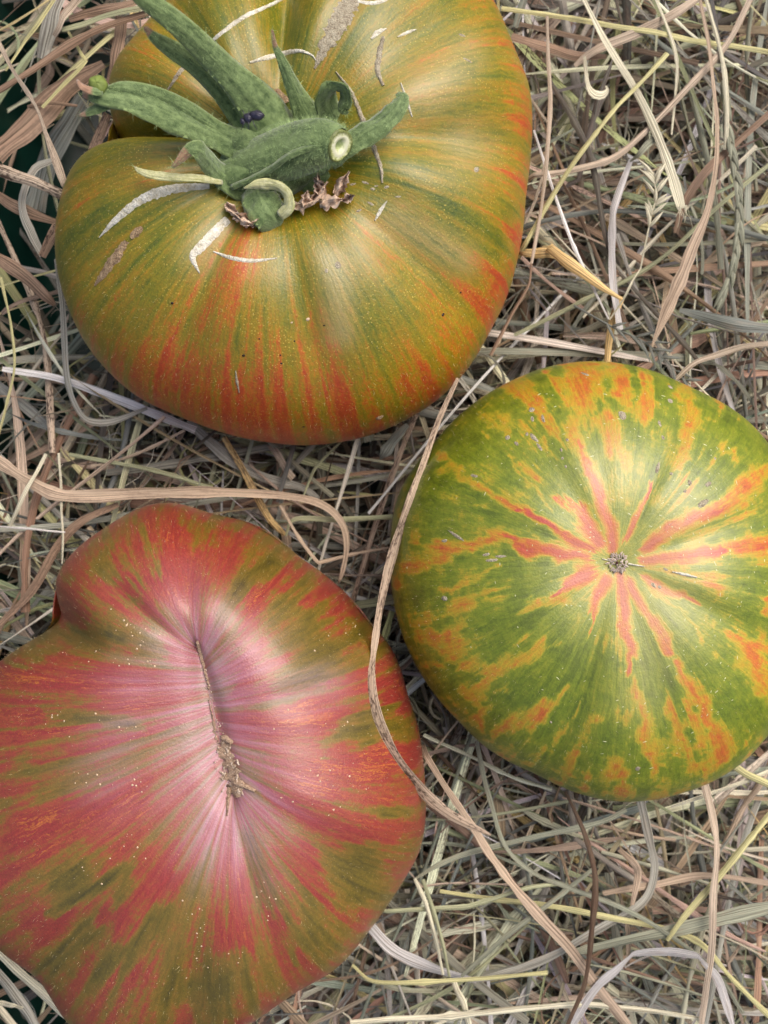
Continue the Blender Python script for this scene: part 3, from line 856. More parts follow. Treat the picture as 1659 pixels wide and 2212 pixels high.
def sweep(pts, n=30, arch=.2, thick=.0003, rolls=None, K_=9, dry=(1.1, 1.2)):
    """leaf-like body: pts (u, v, z, width in picture units)"""
    P = catmull([list(W(p[0], p[1], p[2])) + [p[3] * 1.12 * (ZC - p[2]) * K] + [rolls[i] if rolls else 0.0] for i, p in enumerate(pts)], n)
    c = P[:, :3]; w = np.maximum(P[:, 3], .00006); rl = P[:, 4]
    tg = np.gradient(c, axis=0); tg /= np.linalg.norm(tg, axis=1)[:, None] + 1e-12
    up = np.array([0.0, 0, 1.0]); prev = None
    V, B, D = [], [], []
    ln = np.concatenate([[0], np.cumsum(np.linalg.norm(np.diff(c, axis=0), axis=1))])
    xs = np.linspace(-.5, .5, K_)
    for i in range(n):
        ref = prev if prev is not None else up
        sd_ = np.cross(ref, tg[i])
        if np.linalg.norm(sd_) < .2 and prev is None: sd_ = np.cross(np.array([0, 1.0, 0]), tg[i])
        sd_ /= np.linalg.norm(sd_) + 1e-12
        nr = np.cross(tg[i], sd_)
        prev = nr
        a = math.radians(rl[i])
        s2 = sd_ * math.cos(a) + nr * math.sin(a); n2 = nr * math.cos(a) - sd_ * math.sin(a)
        f = i / (n - 1)
        for x in xs:
            wav = (.07 * math.sin(f * 17 + x * 5) + .05 * math.sin(f * 41 + x * 9)) * w[i]
            V.append(c[i] + s2 * x * w[i] + n2 * (.55 * arch * w[i] * (1 - 4 * x * x) + .05 * w[i] * (1 - min(1, abs(x) * 6)) + wav * abs(x) * 2)); B.append((x, ln[i], 0)); D.append(smooth01(f, *dry))
        for x in xs[::-1]:
            wav = (.07 * math.sin(f * 17 + x * 5) + .05 * math.sin(f * 41 + x * 9)) * w[i]
            th = thick * (1 - .8 * abs(2 * x))
            V.append(c[i] + s2 * x * w[i] * .98 + n2 * (.55 * arch * w[i] * (1 - 4 * x * x) - th + wav * abs(x) * 2)); B.append((x, ln[i], 0)); D.append(smooth01(f, *dry))
    m = 2 * K_
    F = []
    for i in range(n - 1):
        for k in range(m):
            k2 = (k + 1) % m
            F.append((i * m + k, i * m + k2, (i + 1) * m + k2, (i + 1) * m + k))
    for i in (0, n - 1):
        for k in range(K_ - 1):
            q = (i * m + k, i * m + k + 1, i * m + m - 2 - k, i * m + m - 1 - k)
            F.append(q if i else q[::-1])
    return np.array(V), np.array(F), np.array(B), np.array(D)


hair_src = []


def leaf(name, pts, mat, parent, label=None, hairs=260, **kw):
    V, F, B, D = sweep(pts, **kw)
    o = put(name, V, F, mat, parent, attrs=[('bl', B, 'FLOAT_VECTOR'), ('dry', D, 'FLOAT')])
    if label: o['label'] = label
    if hairs: hair_src.append((V, F, hairs * 2))
    return o


cz = .050
calyx = empty('calyx', (0, 0, 0)); calyx.parent = top.root
cx0 = np.array(W(600, 340, .046)); calyx.location = cx0 - np.array(top.root.location)
LE = lambda *a, **k: leaf('sepal', *a, m_leaf, calyx, **k)
# every sepal: base at the calyx, tip away from it
LE([(610, 300, .050, 90), (560, 230, .054, 84), (500, 165, .060, 58), (440, 105, .066, 50), (375, 45, .072, 44), (300, -12, .077, 34), (270, -40, .078, 10)], label='longest sepal, pointing up and left beyond the top edge', arch=.22)
LE([(560, 310, .050, 60), (510, 240, .0525, 46), (470, 185, .057, 44), (420, 138, .062, 40), (370, 105, .066, 34), (335, 82, .069, 22), (312, 58, .070, 7)], dry=(.86, .97), arch=.25)
LE([(560, 335, .0495, 70), (480, 300, .0525, 58), (410, 270, .058, 66), (340, 238, .063, 62), (270, 212, .066, 54), (215, 205, .067, 40), (178, 204, .067, 10)], dry=(.9, 1.0), label='broad sepal reaching left with a ragged brown tip', arch=.16, rolls=[0, 10, 14, 14, 10, 8, 0])
LE([(530, 300, .051, 30), (470, 280, .0535, 34), (410, 240, .0585, 34), (340, 205, .0635, 30), (270, 190, .0665, 26), (232, 190, .067, 8)], arch=.2, rolls=[0, -20, -24, -20, -10, 0])
LE([(250, 215, .0655, 24), (215, 232, .0655, 22), (188, 244, .065, 14), (170, 250, .0645, 4)], hairs=30, dry=(.6, .9), n=12)
LE([(570, 410, .048, 60), (510, 400, .050, 56), (470, 370, .053, 46), (440, 338, .058, 42), (425, 322, .0605, 36), (408, 325, .0610, 24), (392, 342, .0605, 17), (372, 362, .0600, 6)], dry=(.66, .82), label='short sepal with its dry brown tip bent down to the left', arch=.25)
leaf('sepal', [(480, 392, .0525, 14), (430, 385, .0560, 15), (380, 383, .0575, 16), (330, 378, .0575, 17), (300, 368, .0575, 10), (291, 360, .0580, 3)], m_leafp, calyx, label='thin pale yellowish sepal lying to the left', hairs=60, dry=(.93, 1.05))
LE([(555, 400, .0490, 50), (560, 428, .0520, 70), (574, 452, .0530, 76), (590, 474, .0515, 66), (604, 484, .049, 40), (612, 476, .047, 14)], label='lower sepal curled into a green cup', arch=.3)
leaf('sepal', [(604, 466, .0535, 20), (624, 446, .0546, 26), (620, 418, .0554, 20), (596, 400, .0560, 22), (562, 398, .0562, 22), (526, 407, .0562, 3)], m_leafp, calyx, label='pale reflexed tip of the lower sepal', hairs=60, arch=.3)
LE([(680, 275, .049, 70), (655, 235, .0515, 50), (630, 180, .056, 30), (608, 130, .060, 19), (594, 98, .062, 11), (588, 65, .064, 4)], dry=(.72, .9), label='narrow pointed sepal standing upright with a brown tip', arch=.3)
LE([(730, 275, .0485, 36), (715, 245, .0505, 46), (702, 215, .0535, 48), (715, 190, .0560, 50), (738, 188, .0565, 44), (748, 210, .055, 34), (740, 235, .0535, 26), (752, 245, .053, 8)], label='short sepal curled into a hook', arch=.2, dry=(1.1, 1.2))
LE([(715, 345, .0520, 40), (745, 320, .0560, 46), (785, 293, .0575, 50), (825, 268, .0580, 48), (855, 238, .0585, 40), (868, 212, .0580, 28), (858, 202, .0575, 10)], label='right sepal with its tip turned up', arch=.25, dry=(1.1, 1.2))
LE([(640, 380, .0475, 60), (700, 385, .0485, 60), (745, 372, .0480, 46), (772, 362, .0470, 10)], label='flat dark sepal under the stem', hairs=120)
# calyx disc: lumpy green cushion
def cushion():
    n, m = 48, 14
    V = []; B = []
    for j in range(m):
        f = j / (m - 1)
        for k in range(n):
            a = 2 * math.pi * k / n
            R = (132 + 16 * math.cos(3 * a + 1) + 10 * math.cos(5 * a)) * math.sin(f * math.pi / 2)
            u, v = 578 + R * 1.0 * math.cos(a), 335 - R * .78 * math.sin(a)
            V.append(W(u, v, .0450 + .0090 * math.cos(f * math.pi / 2)**.8 + .0006 * math.sin(5 * a + 3 * f))); B.append((f * .3, a * .01, 0))
    F = [(j * n + k, j * n + (k + 1) % n, (j + 1) * n + (k + 1) % n, (j + 1) * n + k) for j in range(m - 1) for k in range(n)]
    return np.array(V), np.array([f[::-1] for f in F]), np.array(B)
V, F, B = cushion()
put('calyx_disc', V, F, m_leaf, calyx, attrs=[('bl', B, 'FLOAT_VECTOR'), ('dry', np.zeros(len(V)), 'FLOAT')])
hair_src.append((V, F, 1600))


def tube(pts, n=30, m=22, cap=True, wob=.0):
    P = catmull(pts, n)
    c, rd = P[:, :3], P[:, 3]
    tg = np.gradient(c, axis=0); tg /= np.linalg.norm(tg, axis=1)[:, None]
    V, B = [], []
    ref = np.array([0, 0, 1.0])
    ln = 0
    for i in range(n):
        s1 = np.cross(ref, tg[i]); s1 /= np.linalg.norm(s1); s2 = np.cross(tg[i], s1); ref = s2
        if i: ln += np.linalg.norm(c[i] - c[i - 1])
        for k in range(m):
            a = 2 * math.pi * k / m
            r_ = rd[i] * (1 + wob * (math.sin(3 * a + .5) * .6 + math.sin(5 * a + i * .2) * .4))
            V.append(c[i] + s1 * math.cos(a) * r_ + s2 * math.sin(a) * r_); B.append((abs(k / m - .5) - .25, ln, 0))
    F = [(i * m + k, i * m + (k + 1) % m, (i + 1) * m + (k + 1) % m, (i + 1) * m + k) for i in range(n - 1) for k in range(m)]
    return np.array(V), np.array(F), np.array(B), c, tg, rd


u2w = lambda u, v, z, r_: list(W(u, v, z)) + [r_ * (ZC - z) * K]
V, F, B, c, tg, rd = tube([u2w(530, 360, .0490, 46), u2w(585, 345, .0520, 54), u2w(640, 325, .0545, 58), u2w(690, 310, .0580, 52), u2w(718, 308, .0598, 43), u2w(734, 314, .0608, 35)], wob=.07)
stem = put('stem', V, F, m_leaf, calyx, attrs=[('bl', B, 'FLOAT_VECTOR'), ('dry', np.zeros(len(V)), 'FLOAT')])
stem['label'] = 'thick hairy green stem stub with its cut end facing right'
hair_src.append((V, F, 4200))
# cut end: rim, pale ring, hollow
def cut_end():
    ax = tg[-1]; ctr = c[-1]
    s1 = np.cross([0, 0, 1.0], ax); s1 /= np.linalg.norm(s1); s2 = np.cross(ax, s1)
    n = 28
    prof = [(1.0, -.0002), (.97, .0003), (.86, .0003), (.80, .0001), (.62, .0003), (.42, .0002), (.30, -.0004), (.12, -.0009), (.01, -.0010)]
    V = []; ring = []
    for r_, h in prof:
        for k in range(n):
            a = 2 * math.pi * k / n
            rr = r_ * rd[-1] * (1 + .05 * math.sin(3 * a + r_ * 4))
            V.append(ctr + ax * h + s1 * math.cos(a) * rr + s2 * math.sin(a) * rr); ring.append(r_)
    F = [(i * n + k, i * n + (k + 1) % n, (i + 1) * n + (k + 1) % n, (i + 1) * n + k) for i in range(len(prof) - 1) for k in range(n)]
    return np.array(V), np.array(F), np.array(ring)
V, F, ring = cut_end()
t_ = NT('cut stem flesh')
rr = t_.math('ADD', t_.attr('ring'), t_.math('MULTIPLY', t_.math('SUBTRACT', t_.noise(t_.coord(), 1500, 5, .7), .5), .75))
t_.p(Base_Color=t_.ramp(rr, [(0, lin(132, 146, 84)), (.25, lin(164, 176, 118)), (.42, lin(206, 208, 172)), (.62, lin(214, 214, 186)), (.76, lin(186, 190, 140)), (.88, lin(124, 132, 74)), (1.0, lin(96, 104, 56))]), Roughness=.5)
put('cut_end', V, F, t_.m, stem, attrs=[('ring', ring, 'FLOAT')])
# ridge running along the stem
LE([(500, 405, .0520, 12), (545, 385, .0545, 12), (580, 368, .0565, 14), (620, 340, .0600, 14), (660, 322, .0612, 14), (700, 312, .0622, 12)], hairs=60, arch=.5)
# dried flower remains under the calyx
m_dry = leaf_mat('dried petals', lin(168, 132, 104), lin(236, 214, 190), lin(206, 172, 144))
def flake(u, v, an, L, wd, lift, seed):
    """thin crumpled scrap of dried petal lying on the skin"""
    r_ = np.random.default_rng(seed)
    nu, nv = 12, 7
    ca, sa = math.cos(math.radians(an)), math.sin(math.radians(an))
    h_ = hit(u, v, top); z0 = h_[0].z
    V, B = [], []
    edge = 1 + .30 * r_.normal(size=(nu, 2))
    for i in range(nu):
        f = i / (nu - 1)
        prof = wd * (.25 + .75 * math.sin(math.pi * min(1, f * 1.05 + .08))**.7)
        for k in range(nv):
            x = k / (nv - 1) - .5
            a_, b_ = f * L, x * prof * edge[i, 0 if x < 0 else 1]
            uu, vv = u + ca * a_ + sa * b_, v - sa * a_ + ca * b_
            q = np.array([[f * 3.1, x * 2.6, seed * 1.7]])
            hh = hit(uu, vv, top); zz = max(z0, hh[0].z if hh else z0)
            zz += lift + .0014 * fbm(q, 2, .5)[0] + .0012 * math.sin(x * 9 + f * 5 + seed) + .0010 * f
            V.append(W(uu, vv, zz)); B.append((x, f * .006, 0))
    F = [(i * nv + k, i * nv + k + 1, (i + 1) * nv + k + 1, (i + 1) * nv + k) for i in range(nu - 1) for k in range(nv - 1)]
    put('dried_petal', np.array(V), np.array(F), m_dry, calyx, attrs=[('bl', np.array(B), 'FLOAT_VECTOR'), ('dry', np.zeros(len(V)), 'FLOAT')])
for k, a in enumerate([(628, 446, 12, 62, 26, .0022), (668, 440, 50, 62, 22, .0030), (690, 420, 95, 48, 20, .0036), (690, 438, 8, 50, 30, .0020), (725, 420, 60, 58, 26, .0018),
                       (738, 432, 20, 30, 18, .0016), (655, 446, 75, 36, 20, .0034), (488, 438, -50, 52, 20, .0020), (505, 466, -25, 46, 24, .0016), (528, 486, 20, 40, 20, .0014), (700, 410, 130, 34, 16, .0040)]):
    flake(*a, k + 3)
# hairs on stem, disc and sepals
HV = []
rg = np.random.default_rng(3)
for V, F, n_ in hair_src:
    q = V[F[rg.integers(0, len(F), n_)]]
    wts = rg.dirichlet((1, 1, 1, 1), n_)
    P = (q * wts[:, :, None]).sum(1)
    N = np.cross(q[:, 1] - q[:, 0], q[:, 3] - q[:, 0]); N /= np.linalg.norm(N, axis=1)[:, None] + 1e-15
    ctr = V.mean(0)
    N *= np.sign(((P - ctr) * N).sum(1))[:, None]
    D = N + rg.normal(0, .5, N.shape); D /= np.linalg.norm(D, axis=1)[:, None]
    sd_ = np.cross(D, rg.normal(size=D.shape)); sd_ /= np.linalg.norm(sd_, axis=1)[:, None]
    L = rg.uniform(.0005, .0016, n_)[:, None]
    HV.append(np.stack([P - sd_ * 2e-5, P + sd_ * 2e-5, P + D * L], 1).reshape(-1, 3))
HV = np.vstack(HV)
tag(put('calyx_hair', HV, np.arange(len(HV)).reshape(-1, 3), plain('calyx hair', lin(164, 186, 128), .5), calyx, smooth=False), kind='stuff')

# small round bud-like blob at the ragged sepal tip
def blob(name, p, r3, mat, parent=None, seed=0, n=14):
    r_ = np.random.default_rng(seed)
    V, F = [], []
    for j in range(n + 1):
        for k in range(n * 2):
            a, b = math.pi * j / n, 2 * math.pi * k / (n * 2)
            w_ = 1 + .06 * math.sin(3 * a + 2 * b) + .04 * math.sin(5 * b + a)
            V.append(p + np.array([math.sin(a) * math.cos(b) * r3[0], math.sin(a) * math.sin(b) * r3[1], math.cos(a) * r3[2]]) * w_)
    for j in range(n):
        for k in range(2 * n):
            k2 = (k + 1) % (2 * n)
            F.append((j * 2 * n + k, (j + 1) * 2 * n + k, (j + 1) * 2 * n + k2, j * 2 * n + k2))
    return put(name, np.array(V), np.array(F), mat, parent)
blob('sepal_lobe', W(212, 184, .0675), (.0017, .0016, .0014), plain('lobe green', lin(112, 126, 62), .6), calyx)
LE([(222, 200, .068, 14), (196, 196, .069, 16), (176, 186, .069, 12), (166, 172, .0685, 4)], hairs=20, dry=(.1, .5), n=10)

# dark insect shell on the upper sepal
def insect():
    root = empty('insect', W(545, 252, .0575))
    tag(root, 'tiny shiny black insect shell lying where two upper sepals meet', 'insect')
    t = NT('insect black')
    n = t.noise(t.coord(), 2500, 3)
    t.p(Base_Color=t.mix(n, lin(14, 12, 20), lin(58, 54, 74)), Roughness=.28, Specular_IOR_Level=.6)
    b = W(545, 252, .0580)
    blob('abdomen', b + np.array([.0008, .0002, 0.0]), (.0015, .0009, .0009), t.m, root, n=9)
    blob('thorax', b + np.array([-.0008, -.0003, .0]), (.0009, .0009, .0008), t.m, root, n=9)
    blob('head', b + np.array([-.0018, -.0008, -.0001]), (.0005, .0006, .0005), t.m, root, n=7)
    for k in range(3):
        for sgn in (-1, 1):
            p0 = b + np.array([-.0012 + k * .0006, -.0004 * 1, 0])
            p1 = p0 + np.array([(k - 1) * .0004, sgn * .0012, .0003]); p2 = p1 + np.array([(k - 1) * .0005, sgn * .0007, -.0008])
            V, F, B, *_ = tube([list(p0) + [.00009], list(p1) + [.00008], list(p2) + [.00004]], 7, 5)
            put('leg', V, F, t.m, root)
insect()

# ================================================================== HAY
def hay_mat():
    t = NT('dry hay')
    cat_ = t.new('ShaderNodeAttribute', attribute_name='col')
    b = t.attr('bl', 'Vector')
    s = t.new('ShaderNodeSeparateXYZ'); t.set(s.inputs[0], b)
    seedv = t.new('ShaderNodeCombineXYZ'); t.set(seedv.inputs[2], t.math('MULTIPLY', s.outputs[2], 37.0)); t.set(seedv.inputs[0], t.math('MULTIPLY', s.outputs[2], 11.0))
    q = t.vadd(b, seedv.outputs[0])
    n1 = t.noise(t.vmul(q, (14, 40, 1)), 1, 3, .6)          # veins running lengthwise
    n2 = t.noise(t.vmul(q, (2.2, 130, 1)), 1, 4, .6)         # blotches
    n3 = t.noise(t.vmul(q, (5, 900, 1)), 1, 3, .6)
    c = t.mix(1.0, cat_.outputs['Color'], t.ramp(n1, [(.37, (.38, .35, .31)), (.5, (.92, .92, .92)), (.63, (1.4, 1.38, 1.34))]), 'MULTIPLY')
    c = t.mix(t.map(n2, .5, .8, 0, .5), c, lin(150, 128, 104))
    c = t.mix(t.map(n2, .5, .2, 0, .4), c, t.mix(.5, cat_.outputs['Color'], lin(168, 160, 130)))
    sp_ = t.math('MULTIPLY', cat_.outputs['Alpha'], t.map(t.math('ADD', t.math('MULTIPLY', n2, .55), t.math('MULTIPLY', n3, .6)), .57, .68))
    c = t.mix(sp_, c, lin(58, 40, 30))
    t.p(Base_Color=c, Roughness=.55, Specular_IOR_Level=.32)
    t.bump(n1, .00022, .8)
    tr = t.new('ShaderNodeBsdfTranslucent'); t.set(tr.inputs[0], c)
    mx = t.new('ShaderNodeMixShader'); mx.inputs[0].default_value = .08
    t.t.links.new(t.b.outputs[0], mx.inputs[1]); t.t.links.new(tr.outputs[0], mx.inputs[2])
    t.t.links.new(mx.outputs[0], t.out.inputs[0])
    return t.m


M_HAY = hay_mat()
PAL = {
    'straw': lin(212, 206, 180), 'yellow': lin(192, 186, 134), 'green': lin(160, 162, 128), 'sage': lin(146, 148, 128), 'grey': lin(156, 153, 142),
    'lilac': lin(182, 178, 176), 'silver': lin(220, 216, 212), 'tan': lin(178, 156, 134), 'pink': lin(184, 166, 146), 'brown': lin(142, 116, 96),
    'dark': lin(84, 78, 70), 'gold': lin(208, 176, 120), 'slate': lin(114, 118, 112), 'dkbrown': lin(92, 70, 54)}


def ribbons(C, Wd, roll, fold, colr, Kx=3, sheath=None):
    """C (N,M,3) centre lines, Wd (N,M) widths, roll (N,M) rad, fold (N,), colr (N,4)"""
    N, M = C.shape[:2]
    tg = np.gradient(C, axis=1)
    tg /= np.linalg.norm(tg, axis=2, keepdims=True) + 1e-12
    up = np.zeros_like(tg); up[..., 2] = 1
    sd_ = np.cross(up, tg); sd_ /= np.linalg.norm(sd_, axis=2, keepdims=True) + 1e-9
    nr = np.cross(tg, sd_)
    cr_, sr = np.cos(roll)[..., None], np.sin(roll)[..., None]
    s2 = sd_ * cr_ + nr * sr; n2 = nr * cr_ - sd_ * sr
    xs = np.linspace(-.5, .5, Kx)
    V = np.empty((N, M, Kx, 3)); B = np.empty((N, M, Kx, 3))
    ln = np.concatenate([np.zeros((N, 1)), np.cumsum(np.linalg.norm(np.diff(C, axis=1), axis=2), axis=1)], 1)
    seed = np.random.default_rng(N * 7 + M).random(N)
    for k, x in enumerate(xs):
        V[:, :, k] = C + s2 * (x * Wd)[..., None] + n2 * (fold[:, None] * Wd * (1 - 4 * x * x))[..., None]
        B[:, :, k, 0] = x; B[:, :, k, 1] = ln; B[:, :, k, 2] = seed[:, None]
    base = (np.arange(N) * M * Kx)[:, None, None]
    i = np.arange(M - 1)[None, :, None]; k = np.arange(Kx - 1)[None, None, :]
    a = base + i * Kx + k
    F = np.stack([a, a + 1, a + Kx + 1, a + Kx], -1).reshape(-1, 4)
    CC = np.repeat(colr, M * Kx, axis=0)
    return V.reshape(-1, 3), F, B.reshape(-1, 3), CC


TD = []
for t in TOMS:
    TD.append((t.c, t.thv, t.R, t.z_eq, t.h_bot))


def tuck(C):
    """push hay that lies under a tomato below its underside"""
    x, y, z = C[..., 0], C[..., 1], C[..., 2]
    for c, thv, R, ze, hb in TD:
        dx, dy = x - c[0], y - c[1]
        th = np.arctan2(dy, dx)
        Rr = np.interp(th.ravel(), thv, R, period=2 * math.pi).reshape(th.shape)
        s = np.hypot(dx, dy) / (Rr + 0.0006)
        zu = ze - .002 - hb * np.sqrt(np.clip(1 - np.clip(s, 0, 1)**2.2, 0, 1))
        z = np.where(s < 1, np.minimum(z, zu), z)
    C[..., 2] = np.maximum(z, -.0435)
    return C


names = list(PAL)
pal_arr = np.array([PAL[n] for n in names])
mixw = {'straw': .22, 'yellow': .06, 'green': .06, 'sage': .12, 'grey': .13, 'lilac': .03, 'silver': .04, 'tan': .11, 'pink': .06, 'brown': .10, 'dark': .07, 'gold': .01, 'slate': .06, 'dkbrown': .02}
pw = np.array([mixw[n] for n in names]); pw /= pw.sum()


def random_hay(N, M, r, zlo, zhi, len_rng, w_rng, curl=.35, rough=.0012, skew=1.6, pick=None, xlim=(-.104, .125), ylim=(-.142, .142)):
    x0 = r.uniform(*xlim, N * 2); y0 = r.uniform(*ylim, N * 2)
    # the hay thins out towards the left corners, where the tub shows
    dens = np.ones(N * 2)
    dens *= 1 - .93 * np.exp(-(((x0 + .080) / .026)**2 + ((y0 - .082) / .042)**2))
    dens *= 1 - .93 * np.exp(-(((x0 + .080) / .022)**2 + ((y0 + .108) / .024)**2))
    dens *= np.clip(.62 + .85 * fbm(np.stack([x0 * 55, y0 * 55, 0 * x0 + zlo * 20], 1), 3, .5, 31), .04, 1)
    keep = np.where(r.random(N * 2) < dens)[0][:N]
    x0, y0 = x0[keep], y0[keep]; N = len(keep)
    hd = np.where(r.random(N) < .55, 2.2 * np.sin(x0 * 43 + 1.3) + 2.2 * np.cos(y0 * 37) + r.normal(0, .7, N), r.uniform(0, 2 * math.pi, N))
    L = len_rng[0] + (len_rng[1] - len_rng[0]) * r.random(N)**skew
    cv = r.normal(0, curl, N) * (1 + 5 * (r.random(N) < .06))
    t = np.linspace(0, 1, M)[None]
    ph = r.uniform(0, 6.28, (N, 1))
    h = hd[:, None] + cv[:, None] * (t - .5) * 2 + .10 * np.sin(t * r.uniform(3, 9, (N, 1)) + ph) * r.random((N, 1))
    kink = (r.random((N, 1)) < .16) * r.normal(0, 1.0, (N, 1))
    h = h + kink * (t > r.uniform(.2, .8, (N, 1)))
    st = (L / (M - 1))[:, None]
    x = np.cumsum(np.cos(h) * st, 1); y = np.cumsum(np.sin(h) * st, 1)
    x += (x0 - x.mean(1))[:, None]; y += (y0 - y.mean(1))[:, None]
    z = r.uniform(zlo, zhi, N)[:, None] + r.normal(0, .07, (N, 1)) * (t - .5) * L[:, None] + rough * np.sin(t * r.uniform(2, 8, (N, 1)) + ph)
    C = tuck(np.stack([x, y, z], -1))
    zone = np.maximum(np.exp(-(((x + .084) / .020)**2 + ((y - .080) / .036)**2)), np.exp(-(((x + .084) / .015)**2 + ((y + .112) / .016)**2)))
    kp = np.where(r.random(N) > .93 * zone.max(1))[0]
    C, t, ph, L = C[kp], t, ph[kp], L[kp]; N = len(kp)
    w = w_rng[0] + (w_rng[1] - w_rng[0]) * r.random(N)**1.5
    blade = r.random(N) < .6
    tp = np.where(blade[:, None], np.clip(1.15 - t**2.2, .12, 1) * np.clip(.35 + t * 5, 0, 1), 1.0)
    Wd = w[:, None] * tp * (1 + .16 * r.normal(size=(N, M)))
    roll = r.normal(0, .35, (N, 1)) + r.normal(0, .9, (N, 1)) * (t - .5) * blade[:, None] * 1.4
    fold = np.where(blade, r.normal(.02, .12, N), .28)
    ci = r.choice(len(names), N, p=pw) if pick is None else np.full(N, pick)
    col = pal_arr[ci] * r.uniform(.5, 1.36, (N, 1)) * r.normal(1, .05, (N, 3))
    sp_ = (r.random(N) < .22) * r.uniform(.3, 1, N)
    return C, Wd, roll, fold, np.concatenate([np.clip(col, 0, .82), sp_[:, None]], 1)


parts = []
for N, M, lo, hi, lr, wr, cu in [
        (650, 12, -.043, -.028, (.04, .13), (.0007, .0032), .15),
        (900, 14, -.036, -.016, (.04, .13), (.0006, .0030), .15),
        (950, 16, -.022, -.005, (.04, .13), (.0005, .0028), .15),
        (1050, 16, -.010, .006, (.04, .12), (.0004, .0024), .15),
        (1500, 8, -.02, .005, (.006, .04), (.0001, .0004), .6),
        (420, 18, -.02, .005, (.015, .04), (.0002, .0008), 2.0)]:
    parts.append(ribbons(*random_hay(N, M, rng, lo, hi, lr, wr, cu)))
V = np.vstack([p[0] for p in parts]); B = np.vstack([p[2] for p in parts]); CC = np.vstack([p[3] for p in parts])
off = 0; FF = []
for p in parts:
    FF.append(p[1] + off); off += len(p[0])
hay = put('hay', V, np.vstack(FF), M_HAY, None, attrs=[('bl', B, 'FLOAT_VECTOR'), ('col', CC, 'FLOAT_COLOR')])
tag(hay, 'tangled bed of dry hay filling the tub under the tomatoes', 'hay', kind='stuff')

# loose strands on the top that nothing tells apart
ANCHORS = [((1240, 60), 'near the top edge right of the olive tomato'), ((1560, 70), 'in the top right corner'), ((1230, 330), 'close to the right side of the olive tomato'),
           ((1560, 330), 'by the braided seed spike'), ((1400, 430), 'around the small straw seed head'), ((1250, 620), 'around the broken golden straw'), ((1580, 640), 'around the wide bluish grey blade'),
           ((120, 60), 'in the top left corner'), ((70, 300), 'around the thick spotted stem'), ((60, 640), 'left of the olive tomato'), ((130, 880), 'around the pale whitish ribbon'),
           ((60, 1230), 'left of the top of the red tomato'), ((400, 1010), 'under the olive tomato'), ((640, 1120), 'above the right shoulder of the red tomato'), ((790, 1050), 'in the gap between the three tomatoes'),
           ((990, 1680), 'between the red and the green tomato'), ((1010, 1880), 'right of the red tomato flank'), ((1260, 1790), 'below the green tomato'), ((1560, 1770), 'near the right edge below the green tomato'),
           ((930, 2080), 'at the bottom right of the red tomato'), ((1260, 2060), 'in the middle of the lower hay'), ((1540, 2100), 'in the bottom right corner'), ((1480, 770), 'just above the green tomato'), ((30, 2120), 'in the bottom left corner')]
KINDS = [('straw', 'pale straw', (.0004, .0012)), ('sage', 'grey green', (.0004, .0016)), ('tan', 'tan', (.0004, .0015)), ('grey', 'dull grey', (.0004, .0016)),
         ('brown', 'brown', (.0004, .0018)), ('pink', 'pinkish', (.0004, .0015)), ('green', 'green', (.0004, .0012)), ('slate', 'slate grey', (.0005, .0018))]
seen = set()
for pick, word, wr in KINDS:
    C, Wd, roll, fold, col = random_hay(260, 18, rng, .001, .009, (.02, .10), wr, .22, pick=names.index(pick), xlim=(-.09, .088), ylim=(-.115, .115))
    made = 0
    for i in range(len(C)):
        if made >= 27: break
        mid = C[i, 9]
        if any(np.hypot(*(mid[:2] - c)) < np.interp(math.atan2(mid[1] - c[1], mid[0] - c[0]), thv, R, period=2 * math.pi) * 1.05 for c, thv, R, ze, hb in TD): continue
        d = (ZC - mid[2]) * K; mu, mv = mid[0] / d + 829.5, 1106 - mid[1] / d
        if not (20 < mu < 1640 and 20 < mv < 2190): continue
        e = C[i, -1] - C[i, 0]; Ltot = np.linalg.norm(np.diff(C[i], axis=0), axis=1).sum()
        size = 'short' if Ltot < .035 else ('long' if Ltot > .06 else 'medium')
        form = 'straight' if np.linalg.norm(e) > .985 * Ltot else ('curved' if np.linalg.norm(e) > .85 * Ltot else 'strongly bent')
        a = math.degrees(math.atan2(e[1], e[0])) % 180
        way = 'lying level' if a < 22 or a > 158 else ('standing upright' if 68 < a < 112 else ('rising to the right' if a < 90 else 'rising to the left'))
        reg = min(ANCHORS, key=lambda q: math.hypot(q[0][0] - mu, q[0][1] - mv))[1]
        lab = f'{size} {form} {word} strand {way} {reg}'
        if lab in seen or len(lab.split()) > 16: continue
        seen.add(lab); made += 1
        s_ = slice(i, i + 1)
        V, F, B, CC = ribbons(C[s_], Wd[s_], roll[s_], fold[s_], col[s_], 5)
        o = put('hay_strand', V, F, M_HAY, None, attrs=[('bl', B, 'FLOAT_VECTOR'), ('col', CC, 'FLOAT_COLOR')])
        tag(o, lab, 'hay strand', 'loose strands on top of the hay')


